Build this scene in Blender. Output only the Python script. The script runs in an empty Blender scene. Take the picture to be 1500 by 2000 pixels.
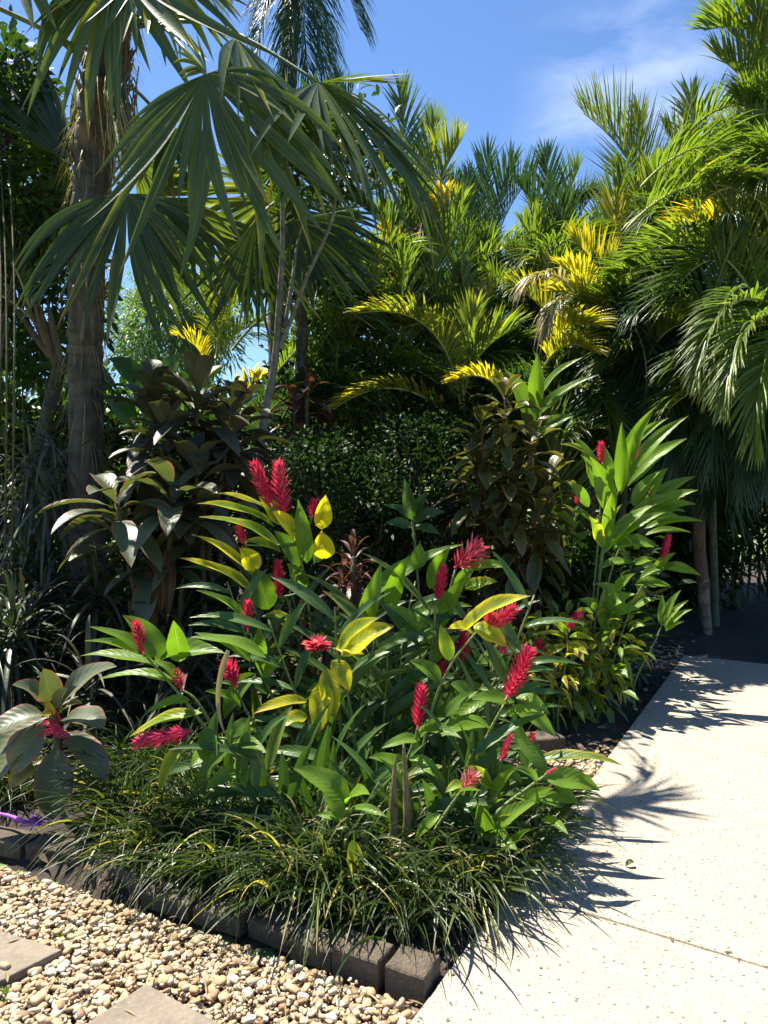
import bpy, math, numpy as np
from mathutils import Vector
R = np.random.RandomState(11)
SC = bpy.context.scene
COL = SC.collection
rad = math.radians

# ------------------------------------------------------------------ camera
CAMZ, PITCH, F = 1.55, rad(3.05), 1500.0
cam = bpy.data.cameras.new('camera'); co = bpy.data.objects.new('camera', cam); COL.objects.link(co)
cam.sensor_fit = 'VERTICAL'; cam.sensor_height = 36; cam.sensor_width = 27; cam.lens = 27.0
cam.clip_start = 0.05; cam.clip_end = 600
co.location = (0, 0, CAMZ); co.rotation_euler = (rad(90) - PITCH, 0, 0)
SC.camera = co

# ------------------------------------------------------------------ light
SUN = np.array([-0.36, 0.26, 1.0]); SUN = SUN / np.linalg.norm(SUN)
SUN_EL = math.asin(SUN[2]); SUN_AZ = math.atan2(SUN[0], SUN[1])      # clockwise from +Y
w = bpy.data.worlds.new('World'); SC.world = w; w.use_nodes = True
nt = w.node_tree; nt.nodes.clear()
sky = nt.nodes.new('ShaderNodeTexSky'); sky.sky_type = 'NISHITA'; sky.sun_disc = False
sky.sun_elevation = SUN_EL; sky.sun_rotation = SUN_AZ; sky.altitude = 0; sky.air_density = 1.0
sky.dust_density = 0.3; sky.ozone_density = 1.6
bg = nt.nodes.new('ShaderNodeBackground'); bg.inputs[1].default_value = 0.058
out = nt.nodes.new('ShaderNodeOutputWorld')
tc = nt.nodes.new('ShaderNodeTexCoord')
mp = nt.nodes.new('ShaderNodeMapping'); mp.inputs['Rotation'].default_value = (0, rad(-38), 0)
mp.inputs['Scale'].default_value = (2.2, 3.0, 7.5)
nz = nt.nodes.new('ShaderNodeTexNoise'); nz.inputs['Scale'].default_value = 1.7
nz.inputs['Detail'].default_value = 7; nz.inputs['Roughness'].default_value = 0.55; nz.inputs['Distortion'].default_value = .5
rmp = nt.nodes.new('ShaderNodeValToRGB'); rmp.color_ramp.elements[0].position = 0.46; rmp.color_ramp.elements[1].position = 0.74
# the wisps lie in one part of the sky, around the direction (0.27, 0.86, 0.42)
dt = nt.nodes.new('ShaderNodeVectorMath'); dt.operation = 'DOT_PRODUCT'
cd = Vector((0.275, 0.871, 0.40)).normalized(); dt.inputs[1].default_value = cd
mr = nt.nodes.new('ShaderNodeMapRange'); mr.inputs[1].default_value = 0.984; mr.inputs[2].default_value = 0.9995
mr.interpolation_type = 'SMOOTHSTEP'
mul = nt.nodes.new('ShaderNodeMath'); mul.operation = 'MULTIPLY'
mul2 = nt.nodes.new('ShaderNodeMath'); mul2.operation = 'MULTIPLY'; mul2.inputs[1].default_value = 0.5
mix = nt.nodes.new('ShaderNodeMixRGB'); mix.inputs[2].default_value = (7.5, 8.2, 9.5, 1)
L = nt.links.new
L(tc.outputs['Generated'], mp.inputs[0]); L(mp.outputs[0], nz.inputs[0]); L(nz.outputs[0], rmp.inputs[0])
mr.inputs[1].default_value = .988; mr.inputs[2].default_value = .9999; L(tc.outputs['Generated'], dt.inputs[0]); L(dt.outputs['Value'], mr.inputs[0])
L(rmp.outputs[0], mul.inputs[0]); L(mr.outputs[0], mul.inputs[1]); L(mul.outputs[0], mul2.inputs[0])
tintn = nt.nodes.new('ShaderNodeMixRGB'); tintn.blend_type = 'MULTIPLY'; tintn.inputs[0].default_value = 1
tintn.inputs[2].default_value = (.76, .96, 1.22, 1)
L(sky.outputs[0], tintn.inputs[1]); L(tintn.outputs[0], mix.inputs[1])
L(mul2.outputs[0], mix.inputs[0]); L(mix.outputs[0], bg.inputs[0]); L(bg.outputs[0], out.inputs[0])
sl = bpy.data.lights.new('sun', 'SUN'); sl.energy = 5.0; sl.angle = rad(0.5); sl.color = (1.0, 0.94, 0.81)
so = bpy.data.objects.new('sun', sl); COL.objects.link(so); so.location = (-3, 5, 12)
so.rotation_euler = Vector(SUN).to_track_quat('Z', 'Y').to_euler()
SC.view_settings.view_transform = 'Standard'; SC.view_settings.look = 'None'
SC.view_settings.exposure = 1.5; SC.view_settings.gamma = 1
SC.render.engine = 'CYCLES'
SC.cycles.use_denoising = True; SC.cycles.max_bounces = 7; SC.cycles.diffuse_bounces = 4
SC.cycles.glossy_bounces = 2; SC.cycles.transmission_bounces = 5; SC.cycles.sample_clamp_indirect = 6

# ------------------------------------------------------------------ helpers
def at(x, y, d):
    """point seen at photo pixel (x, y) that stands d metres ahead of the camera"""
    a, b = (x - 750) / F, (1000 - y) / F
    dy = math.cos(PITCH) + b * math.sin(PITCH); dz = -math.sin(PITCH) + b * math.cos(PITCH)
    t = d / dy
    return np.array([a * t, d, CAMZ + dz * t])
def gnd(x, y, z=0.0):
    a, b = (x - 750) / F, (1000 - y) / F
    dy = math.cos(PITCH) + b * math.sin(PITCH); dz = -math.sin(PITCH) + b * math.cos(PITCH)
    t = (z - CAMZ) / dz
    return np.array([a * t, dy * t, z])
def nrm(v):
    v = np.asarray(v, float); return v / np.maximum(np.linalg.norm(v, axis=-1, keepdims=True), 1e-9)
def A(v): return np.asarray(v, float)
UP = A([0, 0, 1.])

PROF = {
 'lance': lambda t: np.clip(np.sin(np.pi * np.clip(t, 0, 1) ** 0.74), 0, 1) ** 0.95 + .03,
 'broad': lambda t: np.where(t < .16, .13 + .3 * t, np.clip(np.sin(np.pi * np.clip((t - .13) / .87, 0, 1) ** .92), 0, 1) ** .72 + .04) * np.where(t > .985, .3, 1),
 'oval': lambda t: np.clip(np.sin(np.pi * t ** .9), 0, 1) ** .6 + .04,
 'strap': lambda t: np.where(t < .1, .6 + 4 * t, 1 - ((t - .1) / .9) ** 2.2) + .02,
 'leaflet': lambda t: (.35 + .65 * np.clip(t / .3, 0, 1)) * np.where(t > .3, 1 - ((t - .3) / .7) ** 1.15, 1) + .015,
 'fan': lambda t: np.where(t < .46, t / .46, 1 - ((t - .46) / .54) ** 1.5) + .004,
 'bract': lambda t: np.clip(np.sin(np.pi * t ** .65), 0, 1) ** .8 * .95 + .05,
}
class MB:
    def __init__(s): s.V = []; s.L = []; s.Y = []; s.F4 = []; s.M4 = []; s.F3 = []; s.M3 = []; s.n = 0
    def raw(s, V, F, luv=None, yel=0., mat=0):
        V = A(V).reshape(-1, 3); n = len(V)
        s.V.append(V)
        s.L.append(np.zeros((n, 3)) if luv is None else A(luv).reshape(-1, 3))
        s.Y.append(np.full(n, yel) if np.ndim(yel) == 0 else A(yel).reshape(-1))
        F = np.asarray(F, int) + s.n
        if F.shape[1] == 4: s.F4.append(F); s.M4.append(np.full(len(F), mat))
        else: s.F3.append(F); s.M3.append(np.full(len(F), mat))
        s.n += n; return s
    def blades(s, P0, P1, P2, N, W, S=6, C=3, prof='lance', fold=.15, wave=0., tint=.5, yel=0., mat=0, wf=9., curl=0.):
        P0, P1, P2, N = [np.atleast_2d(A(q)) for q in (P0, P1, P2, N)]
        n = max(len(P0), len(P1), len(P2), len(N))
        P0, P1, P2, N = [np.broadcast_to(q, (n, 3)) for q in (P0, P1, P2, N)]
        W = np.broadcast_to(A(W), (n,)); tint = np.broadcast_to(A(tint), (n,)); yel = np.broadcast_to(A(yel), (n,))
        fold = np.broadcast_to(A(fold), (n,)); wave = np.broadcast_to(A(wave), (n,))
        t = np.linspace(0, 1, S + 1); tt = t[None, :, None]
        a, b, c = P0[:, None], P1[:, None], P2[:, None]
        B = (1 - tt) ** 2 * a + 2 * tt * (1 - tt) * b + tt ** 2 * c
        T = nrm(2 * (1 - tt) * (b - a) + 2 * tt * (c - b) + 1e-7)
        sd = nrm(np.cross(T, N[:, None])); up = np.cross(sd, T)
        cc = np.linspace(-1, 1, C)
        w = W[:, None] * PROF[prof](t)[None]
        ph = R.rand(n) * 6.28
        wv = np.sin(t[None, :, None] * wf + ph[:, None, None] + cc[None, None] * .9) * wave[:, None, None] * np.abs(cc)[None, None] ** 1.5
        h = (fold[:, None, None] * np.abs(cc)[None, None] ** (1.0 if C < 5 else .8) + wv) * w[:, :, None] * .5
        V = B[:, :, None] + sd[:, :, None] * (cc[None, None, :, None] * w[:, :, None, None] * .5) + up[:, :, None] * h[..., None]
        K = (S + 1) * C
        luv = np.zeros((n, S + 1, C, 3)); luv[..., 0] = (cc * .5 + .5)[None, None]; luv[..., 1] = t[None, :, None]; luv[..., 2] = tint[:, None, None]
        i = np.arange(S)[:, None]; j = np.arange(C - 1)[None]
        q = np.stack([i * C + j, i * C + j + 1, (i + 1) * C + j + 1, (i + 1) * C + j], -1).reshape(-1, 4)
        Fq = (q[None] + (np.arange(n) * K)[:, None, None]).reshape(-1, 4)
        return s.raw(V.reshape(-1, 3), Fq, luv.reshape(-1, 3), np.repeat(yel, K), mat)
    def tube(s, P, r, k=8, mat=0, tint=.5, yel=0., bumps=0.):
        P = A(P); m = len(P); r = np.broadcast_to(A(r), (m,))
        T = nrm(np.gradient(P, axis=0)); ref = A([1., .13, .07]) if abs(T[0][0]) < .8 else A([0.1, 1, 0.])
        a = nrm(np.cross(T, ref)); b = np.cross(T, a)
        th = np.linspace(0, 2 * np.pi, k, endpoint=False)
        rr = r[:, None] * (1 + bumps * (R.rand(m, k) - .5))
        V = P[:, None] + (a[:, None] * np.cos(th)[None, :, None] + b[:, None] * np.sin(th)[None, :, None]) * rr[..., None]
        i = np.arange(m - 1)[:, None]; j = np.arange(k)[None]
        q = np.stack([i * k + j, i * k + (j + 1) % k, (i + 1) * k + (j + 1) % k, (i + 1) * k + j], -1).reshape(-1, 4)
        luv = np.zeros((m, k, 3)); luv[..., 0] = (th / 6.283)[None]; luv[..., 1] = np.linspace(0, 1, m)[:, None]; luv[..., 2] = tint
        s.raw(V.reshape(-1, 3), q, luv.reshape(-1, 3), yel, mat)
        n0 = s.n - m * k                                             # end caps
        for row in (0, m - 1):
            s.V.append(P[row][None]); s.L.append(np.array([[.5, row / (m - 1), tint]])); s.Y.append(np.array([float(np.mean(yel))])); ci = s.n; s.n += 1
            ix = n0 + row * k + np.arange(k)
            s.F3.append(np.stack([ix, np.roll(ix, -1), np.full(k, ci)], -1)); s.M3.append(np.full(k, mat))
        return s
    def build(s, name, mats, parent=None, smooth=True):
        V = np.concatenate(s.V); me = bpy.data.meshes.new(name)
        off = A(parent['_o']) if parent is not None and '_o' in parent else np.zeros(3)
        me.vertices.add(len(V)); me.vertices.foreach_set('co', (V - off).astype('f').ravel())
        f4 = np.concatenate(s.F4) if s.F4 else np.zeros((0, 4), int); f3 = np.concatenate(s.F3) if s.F3 else np.zeros((0, 3), int)
        m = np.concatenate(s.M4 + s.M3)
        loops = np.concatenate([f4.ravel(), f3.ravel()])
        tot = np.concatenate([np.full(len(f4), 4), np.full(len(f3), 3)]); st = np.concatenate([[0], np.cumsum(tot)[:-1]])
        me.loops.add(len(loops)); me.loops.foreach_set('vertex_index', loops.astype('i'))
        me.polygons.add(len(tot)); me.polygons.foreach_set('loop_start', st.astype('i')); me.polygons.foreach_set('loop_total', tot.astype('i'))
        me.polygons.foreach_set('material_index', m.astype('i'))
        if smooth: me.polygons.foreach_set('use_smooth', np.ones(len(tot), bool))
        la = me.attributes.new('luv', 'FLOAT_VECTOR', 'POINT'); la.data.foreach_set('vector', np.concatenate(s.L).astype('f').ravel())
        ya = me.attributes.new('yel', 'FLOAT', 'POINT'); ya.data.foreach_set('value', np.concatenate(s.Y).astype('f'))
        me.update(calc_edges=True); me.validate()
        for q in (mats if isinstance(mats, (list, tuple)) else [mats]): me.materials.append(q)
        o = bpy.data.objects.new(name, me); COL.objects.link(o)
        if parent is not None: o.parent = parent; o['_o'] = [float(v) for v in off]
        return o
def thing(name, label, cat, loc, group=None):
    o = bpy.data.objects.new(name, None); COL.objects.link(o); o.location = [float(v) for v in loc]; o.empty_display_size = .1
    o['label'] = label; o['category'] = cat; o['_o'] = [float(v) for v in loc]
    if group: o['group'] = group
    return o
def tag(o, label, cat, group=None, kind=None):
    if label: o['label'] = label
    if cat: o['category'] = cat
    if group: o['group'] = group
    if kind: o['kind'] = kind
    return o

# ------------------------------------------------------------------ materials
class NT:
    def __init__(s, name):
        s.m = bpy.data.materials.new(name); s.m.use_nodes = True; s.t = s.m.node_tree; s.t.nodes.clear()
        s.out = s.n('ShaderNodeOutputMaterial')
    def n(s, ty, **k):
        q = s.t.nodes.new(ty)
        for a, b in k.items(): setattr(q, a, b)
        return q
    def l(s, a, b): s.t.links.new(a, b)
    def val(s, x, i):
        if isinstance(x, (int, float)): i.default_value = x
        elif isinstance(x, tuple): i.default_value = x if len(x) == 4 or len(i.default_value) == 3 else (*x, 1)
        else: s.l(x, i)
    def math(s, op, a, b=0., clamp=False):
        q = s.n('ShaderNodeMath', operation=op, use_clamp=clamp); s.val(a, q.inputs[0]); s.val(b, q.inputs[1]); return q.outputs[0]
    def mix(s, f, a, b, bt='MIX'):
        q = s.n('ShaderNodeMixRGB', blend_type=bt); s.val(f, q.inputs[0]); s.val(a, q.inputs[1]); s.val(b, q.inputs[2]); return q.outputs[0]
    def noise(s, scale, det=3., vec=None, rough=.5):
        q = s.n('ShaderNodeTexNoise'); q.inputs['Scale'].default_value = scale; q.inputs['Detail'].default_value = det; q.inputs['Roughness'].default_value = rough
        if vec is not None: s.l(vec, q.inputs['Vector'])
        return q.outputs[0]
    def ramp(s, f, stops):
        q = s.n('ShaderNodeValToRGB'); e = q.color_ramp.elements
        while len(e) < len(stops): e.new(.5)
        for k, (p, c) in enumerate(stops): e[k].position = p; e[k].color = (*c, 1)
        s.val(f, q.inputs[0]); return q.outputs[0]
    def smooth(s, x, a, b):
        q = s.n('ShaderNodeMapRange', interpolation_type='SMOOTHSTEP'); s.val(x, q.inputs[0]); q.inputs[1].default_value = a; q.inputs[2].default_value = b; return q.outputs[0]

def leafmat(name, dark, light, yellow=(.42, .33, .02), edge=None, rough=.38, trans=.36, tcol=(1.5, 1.65, .45), rib=.25, tip=None, stripes=26., spec=.5, brown=(.16, .08, .03)):
    k = NT(name)
    at_ = k.n('ShaderNodeAttribute', attribute_name='luv'); sx = k.n('ShaderNodeSeparateXYZ'); k.l(at_.outputs['Vector'], sx.inputs[0])
    u, v, ti = sx.outputs
    ye = k.n('ShaderNodeAttribute', attribute_name='yel').outputs['Fac']
    geo = k.n('ShaderNodeTexCoord').outputs['Object']
    ns = k.noise(14, 3, geo)
    ns2 = k.noise(60, 4, geo)
    au = k.math('ABSOLUTE', k.math('SUBTRACT', k.math('MULTIPLY', u, 2.), 1.))
    base = k.mix(k.math('ADD', k.math('MULTIPLY', ti, .75), k.math('MULTIPLY', ns, .4), True), dark, light)
    # yellowing starts at the margins and the tip
    yy = k.math('ADD', k.math('MULTIPLY', ye, .95), k.math('MULTIPLY', k.math('MULTIPLY', k.math('POWER', au, 2.), ye), 1.5))
    yy = k.math('ADD', yy, k.math('MULTIPLY', k.math('SUBTRACT', ns, .5), k.math('MULTIPLY', ye, 1.8)))
    yy = k.math('ADD', yy, k.math('MULTIPLY', k.math('MULTIPLY', v, ye), .5))
    base = k.mix(k.smooth(yy, .3, 1.35), base, yellow)
    bt = k.math('MULTIPLY', k.smooth(k.math('ADD', k.math('ADD', v, k.math('MULTIPLY', au, .12)), k.math('MULTIPLY', ns2, .2)), .98, 1.16), k.math('ADD', k.math('MULTIPLY', ye, 1.3), .18, True))
    base = k.mix(bt, base, brown)
    if edge: base = k.mix(k.smooth(k.math('ADD', au, k.math('MULTIPLY', ns, .4)), .98, 1.3), base, edge)
    ribf = k.math('SUBTRACT', 1., k.smooth(au, .02, .09))
    base = k.mix(k.math('MULTIPLY', ribf, rib), base, (.32, .38, .12))
    # side veins
    sv = k.math('SINE', k.math('ADD', k.math('MULTIPLY', v, stripes * 2.2), k.math('MULTIPLY', au, -stripes * .5)))
    base = k.mix(k.math('MULTIPLY', k.math('ADD', k.math('MULTIPLY', sv, .5), .5), .15), base, k.mix(1., base, (.55, .6, .5), 'MULTIPLY'))
    sp = k.n('ShaderNodeTexVoronoi'); sp.inputs['Scale'].default_value = 90; k.l(geo, sp.inputs['Vector'])
    spot = k.math('MULTIPLY', k.math('SUBTRACT', 1., k.smooth(sp.outputs['Distance'], .08, .2)), k.smooth(ns2, .55, .7))
    base = k.mix(k.math('MULTIPLY', spot, .85), base, brown)
    base = k.mix(k.math('MULTIPLY', k.smooth(k.noise(9, 5, geo, .7), .56, .72), .35), base, k.mix(1., base, (1.35, 1.05, .7), 'MULTIPLY'))
    p = k.n('ShaderNodeBsdfPrincipled'); k.l(base, p.inputs['Base Color'])
    k.val(k.math('ADD', k.math('MULTIPLY', ns2, .25), rough - .12), p.inputs['Roughness']); p.inputs['Specular IOR Level'].default_value = spec
    bmp = k.n('ShaderNodeBump'); bmp.inputs['Strength'].default_value = .35; bmp.inputs['Distance'].default_value = .002
    k.l(k.math('ADD', k.math('MULTIPLY', sv, .4), ns2), bmp.inputs['Height']); k.l(bmp.outputs[0], p.inputs['Normal'])
    tr = k.n('ShaderNodeBsdfTranslucent'); k.l(k.mix(1., base, (*tcol, 1), 'MULTIPLY'), tr.inputs['Color'])
    ms = k.n('ShaderNodeMixShader'); ms.inputs[0].default_value = trans
    k.l(p.outputs[0], ms.inputs[1]); k.l(tr.outputs[0], ms.inputs[2]); k.l(ms.outputs[0], k.out.inputs[0])
    return k.m
def stemmat(name, c1, c2, rings=40., rough=.6, bump=.4, fib=0.):
    k = NT(name)
    at_ = k.n('ShaderNodeAttribute', attribute_name='luv'); sx = k.n('ShaderNodeSeparateXYZ'); k.l(at_.outputs['Vector'], sx.inputs[0])
    geo = k.n('ShaderNodeTexCoord').outputs['Object']
    mp = k.n('ShaderNodeMapping'); mp.inputs['Scale'].default_value = (1, 1, .25 if fib else 1); k.l(geo, mp.inputs[0])
    n1 = k.noise(22, 5, mp.outputs[0], .65); n2 = k.noise(5, 3, geo)
    ring = k.math('SINE', k.math('ADD', k.math('MULTIPLY', sx.outputs[1], rings * 6.28), k.math('MULTIPLY', n2, 5.)))
    rr = k.smooth(ring, .55, 1.)
    f = k.math('ADD', k.math('MULTIPLY', n1, .9), k.math('MULTIPLY', n2, .3))
    base = k.mix(k.smooth(f, .35, .85), c1, c2)
    base = k.mix(k.math('MULTIPLY', rr, .28), base, k.mix(1., base, (.35, .33, .3), 'MULTIPLY'))
    p = k.n('ShaderNodeBsdfPrincipled'); k.l(base, p.inputs['Base Color']); p.inputs['Roughness'].default_value = rough
    b = k.n('ShaderNodeBump'); b.inputs['Strength'].default_value = bump; b.inputs['Distance'].default_value = .01
    k.l(k.math('SUBTRACT', n1, k.math('MULTIPLY', rr, .5)), b.inputs['Height']); k.l(b.outputs[0], p.inputs['Normal'])
    k.l(p.outputs[0], k.out.inputs[0]); return k.m

M_ging = leafmat('ginger leaf', (.035, .09, .016), (.175, .295, .032), (.72, .60, .03), trans=.48, spec=.3)
M_gingd = leafmat('ginger leaf dark', (.022, .055, .014), (.075, .155, .03), (.45, .38, .03), trans=.38)  # darker copy of the ginger leaf, mostly for inner foliage
M_red = leafmat('red bract', (.46, .012, .055), (.72, .06, .16), (.72, .30, .24), rib=0, trans=.4, tcol=(1.1, .8, .8), rough=.4, brown=(.35, .05, .03), stripes=6)
M_cane = stemmat('ginger cane', (.08, .13, .03), (.16, .2, .05), 14)
M_fan = leafmat('fan palm leaf', (.024, .048, .016), (.11, .145, .042), (.40, .34, .03), rib=.3, rough=.36, trans=.36, stripes=1., spec=.38)
M_pet = stemmat('petiole', (.09, .12, .04), (.2, .22, .08), 1, .5)
M_trunk = stemmat('palm trunk', (.03, .025, .02), (.12, .10, .08), 44, .95, 1., 1)
M_fibre = stemmat('brown leaf sheath fibre', (.045, .03, .02), (.17, .105, .065), .3, .9, 1., 1)
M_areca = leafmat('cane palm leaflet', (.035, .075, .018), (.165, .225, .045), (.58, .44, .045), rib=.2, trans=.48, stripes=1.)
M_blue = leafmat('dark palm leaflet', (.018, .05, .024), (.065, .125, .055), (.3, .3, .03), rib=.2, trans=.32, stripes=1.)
M_rach = stemmat('rachis', (.18, .2, .05), (.4, .36, .1), 1, .5)
M_cord = leafmat('dark cordyline leaf', (.02, .026, .014), (.085, .082, .048), (.2, .18, .04), edge=(.10, .045, .045), rib=.1, trans=.14, rough=.5)
M_cordg = leafmat('green cordyline leaf', (.035, .055, .032), (.16, .18, .105), (.5, .4, .05), edge=(.34, .09, .06), rib=.12, trans=.24, rough=.42)
M_brown = leafmat('bronze cordyline leaf', (.028, .038, .012), (.12, .125, .045), (.5, .36, .05), edge=(.3, .14, .06), rib=.1, trans=.3)
M_maroon = leafmat('maroon leaf', (.05, .015, .015), (.16, .06, .06), rib=.1, trans=.25)
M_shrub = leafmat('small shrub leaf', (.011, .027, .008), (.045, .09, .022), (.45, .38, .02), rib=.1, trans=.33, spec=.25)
M_lime = leafmat('lime shrub leaf', (.05, .10, .015), (.16, .24, .03), (.55, .45, .03), rib=.2, trans=.42)
M_pale = leafmat('pale feathery leaf', (.06, .11, .04), (.17, .25, .10), rib=.1, trans=.4)
M_grass = leafmat('strappy grass', (.012, .030, .008), (.055, .09, .026), (.5, .42, .12), rib=.2, trans=.36, stripes=1., brown=(.35, .22, .10))
M_darkgrass = leafmat('dark strap leaf', (.014, .026, .012), (.04, .06, .025), rib=.1, trans=.2, stripes=1.)
M_silver = leafmat('silvery strap leaf', (.03, .038, .025), (.13, .145, .10), rib=.1, trans=.2, stripes=1., rough=.3)
M_dead = leafmat('dead leaf', (.16, .12, .05), (.36, .29, .16), rib=.1, trans=.25)
M_dry = stemmat('rolled dead leaf', (.12, .09, .035), (.26, .20, .09), 1, .7, .8, 1)
M_bark = stemmat('grey bark', (.09, .08, .07), (.24, .22, .19), 12, .85, .5)
M_twig = stemmat('dark twig', (.05, .035, .02), (.12, .09, .05), 8, .8)
M_redstem = stemmat('reddish stem', (.07, .02, .018), (.20, .06, .05), 20, .6)

def leaves(mb, P, D, Ln, W, prof='oval', droop=.2, S=4, C=3, N=None, **k):
    """many loose leaves: base P, direction D, length Ln"""
    P = A(P); D = nrm(D); Ln = np.broadcast_to(A(Ln), (len(P),))
    l = Ln[:, None]
    if N is None: N = nrm(UP + .8 * (R.rand(len(P), 3) - .5) * 2)
    mb.blades(P, P + D * l * .5 + UP * l * droop * .25, P + D * l - UP * l * droop, N, W, S=S, C=C, prof=prof, **k)

# ------------------------------------------------------------------ the setting
def groundmat(name, c1, c2, sc=8., c3=None, bump=.5):
    k = NT(name); geo = k.n('ShaderNodeTexCoord').outputs['Object']
    n1 = k.noise(sc, 6, geo, .6); n2 = k.noise(sc * 9, 4, geo, .7)
    base = k.mix(k.smooth(k.math('ADD', k.math('MULTIPLY', n1, .6), k.math('MULTIPLY', n2, .5)), .35, .75), c1, c2)
    if c3: base = k.mix(k.smooth(n2, .6, .75), base, c3)
    p = k.n('ShaderNodeBsdfPrincipled'); k.l(base, p.inputs['Base Color']); p.inputs['Roughness'].default_value = .95
    b = k.n('ShaderNodeBump'); b.inputs['Strength'].default_value = bump; b.inputs['Distance'].default_value = .03
    k.l(n2, b.inputs['Height']); k.l(b.outputs[0], p.inputs['Normal']); k.l(p.outputs[0], k.out.inputs[0]); return k.m
M_soil = groundmat('dark mulch', (.022, .016, .012), (.06, .045, .034), 5, (.10, .075, .05), .8)
M_lawn = groundmat('lawn', (.07, .12, .03), (.14, .2, .05), 2, (.2, .22, .08))
def path_mat():
    k = NT('exposed aggregate concrete'); geo = k.n('ShaderNodeTexCoord').outputs['Object']
    base = k.mix(k.noise(1.3, 3, geo), (.285, .245, .19), (.36, .315, .25))
    for sc, th, c, seed in ((38, .34, (.38, .35, .29), 0), (34, .21, (.06, .07, .055), 3.3), (62, .15, (.30, .20, .12), 7.1), (95, .2, (.42, .40, .35), 5.2), (60, .2, (.08, .085, .07), 9.7)):
        mp = k.n('ShaderNodeMapping'); mp.inputs['Location'].default_value = (seed, seed, 0); mp.inputs['Rotation'].default_value = (0, 0, seed); mp.inputs['Scale'].default_value = (1, 1.5, 1); k.l(geo, mp.inputs[0])
        v = k.n('ShaderNodeTexVoronoi'); v.inputs['Scale'].default_value = sc; k.l(mp.outputs[0], v.inputs['Vector'])
        sx = k.n('ShaderNodeSeparateXYZ'); k.l(v.outputs['Color'], sx.inputs[0])
        m = k.math('MULTIPLY', k.math('SUBTRACT', 1., k.smooth(v.outputs['Distance'], th * .8, th)), k.smooth(sx.outputs[0], .3, .4))
        base = k.mix(m, base, c)
    stain = k.noise(3, 5, geo, .65)
    base = k.mix(k.math('MULTIPLY', k.smooth(stain, .48, .75), .28), base, (.20, .155, .10))
    p = k.n('ShaderNodeBsdfPrincipled'); k.l(base, p.inputs['Base Color']); p.inputs['Roughness'].default_value = .8
    vb = k.n('ShaderNodeTexVoronoi'); vb.inputs['Scale'].default_value = 70; k.l(geo, vb.inputs['Vector'])
    b = k.n('ShaderNodeBump'); b.inputs['Strength'].default_value = .6; b.inputs['Distance'].default_value = .004
    k.l(k.math('ADD', vb.outputs['Distance'], k.noise(200, 3, geo)), b.inputs['Height']); k.l(b.outputs[0], p.inputs['Normal'])
    k.l(p.outputs[0], k.out.inputs[0]); return k.m
M_path = path_mat()

def grid_sheet(x0, x1, y0, y1, nx, ny, zf):
    xs = np.linspace(x0, x1, nx); ys = np.linspace(y0, y1, ny); X, Y = np.meshgrid(xs, ys)
    Z = zf(X, Y); V = np.stack([X, Y, Z], -1).reshape(-1, 3)
    i = np.arange(ny - 1)[:, None]; j = np.arange(nx - 1)[None]
    q = np.stack([i * nx + j, i * nx + j + 1, (i + 1) * nx + j + 1, (i + 1) * nx + j], -1).reshape(-1, 4)
    m = MB(); m.raw(V, q); return m
tag(grid_sheet(-150, 150, -20, 300, 30, 30, lambda X, Y: X * 0 - .075).build('lawn', M_lawn), None, None, kind='structure')
LB0 = gnd(-40, 1668)[:2]; _b = nrm(gnd(822, 1952)[:2] - LB0); LBN = A([-_b[1], _b[0]])
def bedz(X, Y):
    z = -.03 + .02 * np.sin(X * 3.1 + Y * 1.7) * np.sin(Y * 2.3 - X) + .012 * (R.rand(*X.shape) - .5)
    q = (X - LB0[0]) * LBN[0] + (Y - LB0[1]) * LBN[1]
    return z - .075 * np.clip((.12 - q) * 20, 0, 1)   # sinks under the gravel in front of the edging
tag(grid_sheet(-9, 12, 1.2, 13.5, 260, 170, bedz).build('garden_bed_soil', M_soil), None, None, kind='structure')

def slab(name, pts, z1, z0, mat, bev=.012, parent=None):
    """prism with a small bevel round its top edge"""
    P = A([[p[0], p[1]] for p in pts]); n = len(P); c = P.mean(0)
    e1 = nrm(P - np.roll(P, 1, 0)); e2 = nrm(np.roll(P, -1, 0) - P)
    ar = np.sum(P[:, 0] * np.roll(P[:, 1], -1) - P[:, 1] * np.roll(P[:, 0], -1))
    sg = 1 if ar > 0 else -1
    inn = nrm(np.stack([-(e1[:, 1] + e2[:, 1]), e1[:, 0] + e2[:, 0]], -1)) * sg
    I = P + inn * bev * 1.4
    V = np.concatenate([np.c_[P, np.full(n, z0)], np.c_[P, np.full(n, z1 - bev)], np.c_[P + inn * bev * .4, np.full(n, z1 - bev * .3)], np.c_[I, np.full(n, z1)]])
    me = bpy.data.meshes.new(name); fs = []
    for r in range(3):
        for i in range(n):
            j = (i + 1) % n; f = [r * n + i, r * n + j, (r + 1) * n + j, (r + 1) * n + i]; fs.append(f if sg > 0 else f[::-1])
    top = [3 * n + i for i in range(n)]; fs.append(top if sg > 0 else top[::-1])
    bot = list(range(n)); fs.append(bot[::-1] if sg > 0 else bot)
    me.from_pydata(V.tolist(), [], fs); me.update(); me.materials.append(mat)
    o = bpy.data.objects.new(name, me); COL.objects.link(o)
    if parent is not None:
        o.parent = parent; off = parent['_o']; o.location = (-off[0], -off[1], -off[2])
    return o
e0, e1 = gnd(797, 2000)[:2], gnd(1335, 1279)[:2]
ed = nrm(e1 - e0); e00 = e0 - ed * 3.2
far = gnd(1500, 1297)[:2]; fd = nrm(far - e1); far2 = e1 + fd * 7
j0 = gnd(1165, 1788)[:2]; j1 = gnd(1500, 1889)[:2]; jd = nrm(j1 - j0)
def isect(p, d, q, e):
    t = np.linalg.solve(np.array([d, -e]).T, q - p); return p + d * t[0]
jl = isect(j0, jd, e0, ed); jr = jl + jd * 8
g = .004; nn = A([-jd[1], jd[0]]) * (1 if jd[0] > 0 else -1)
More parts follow.
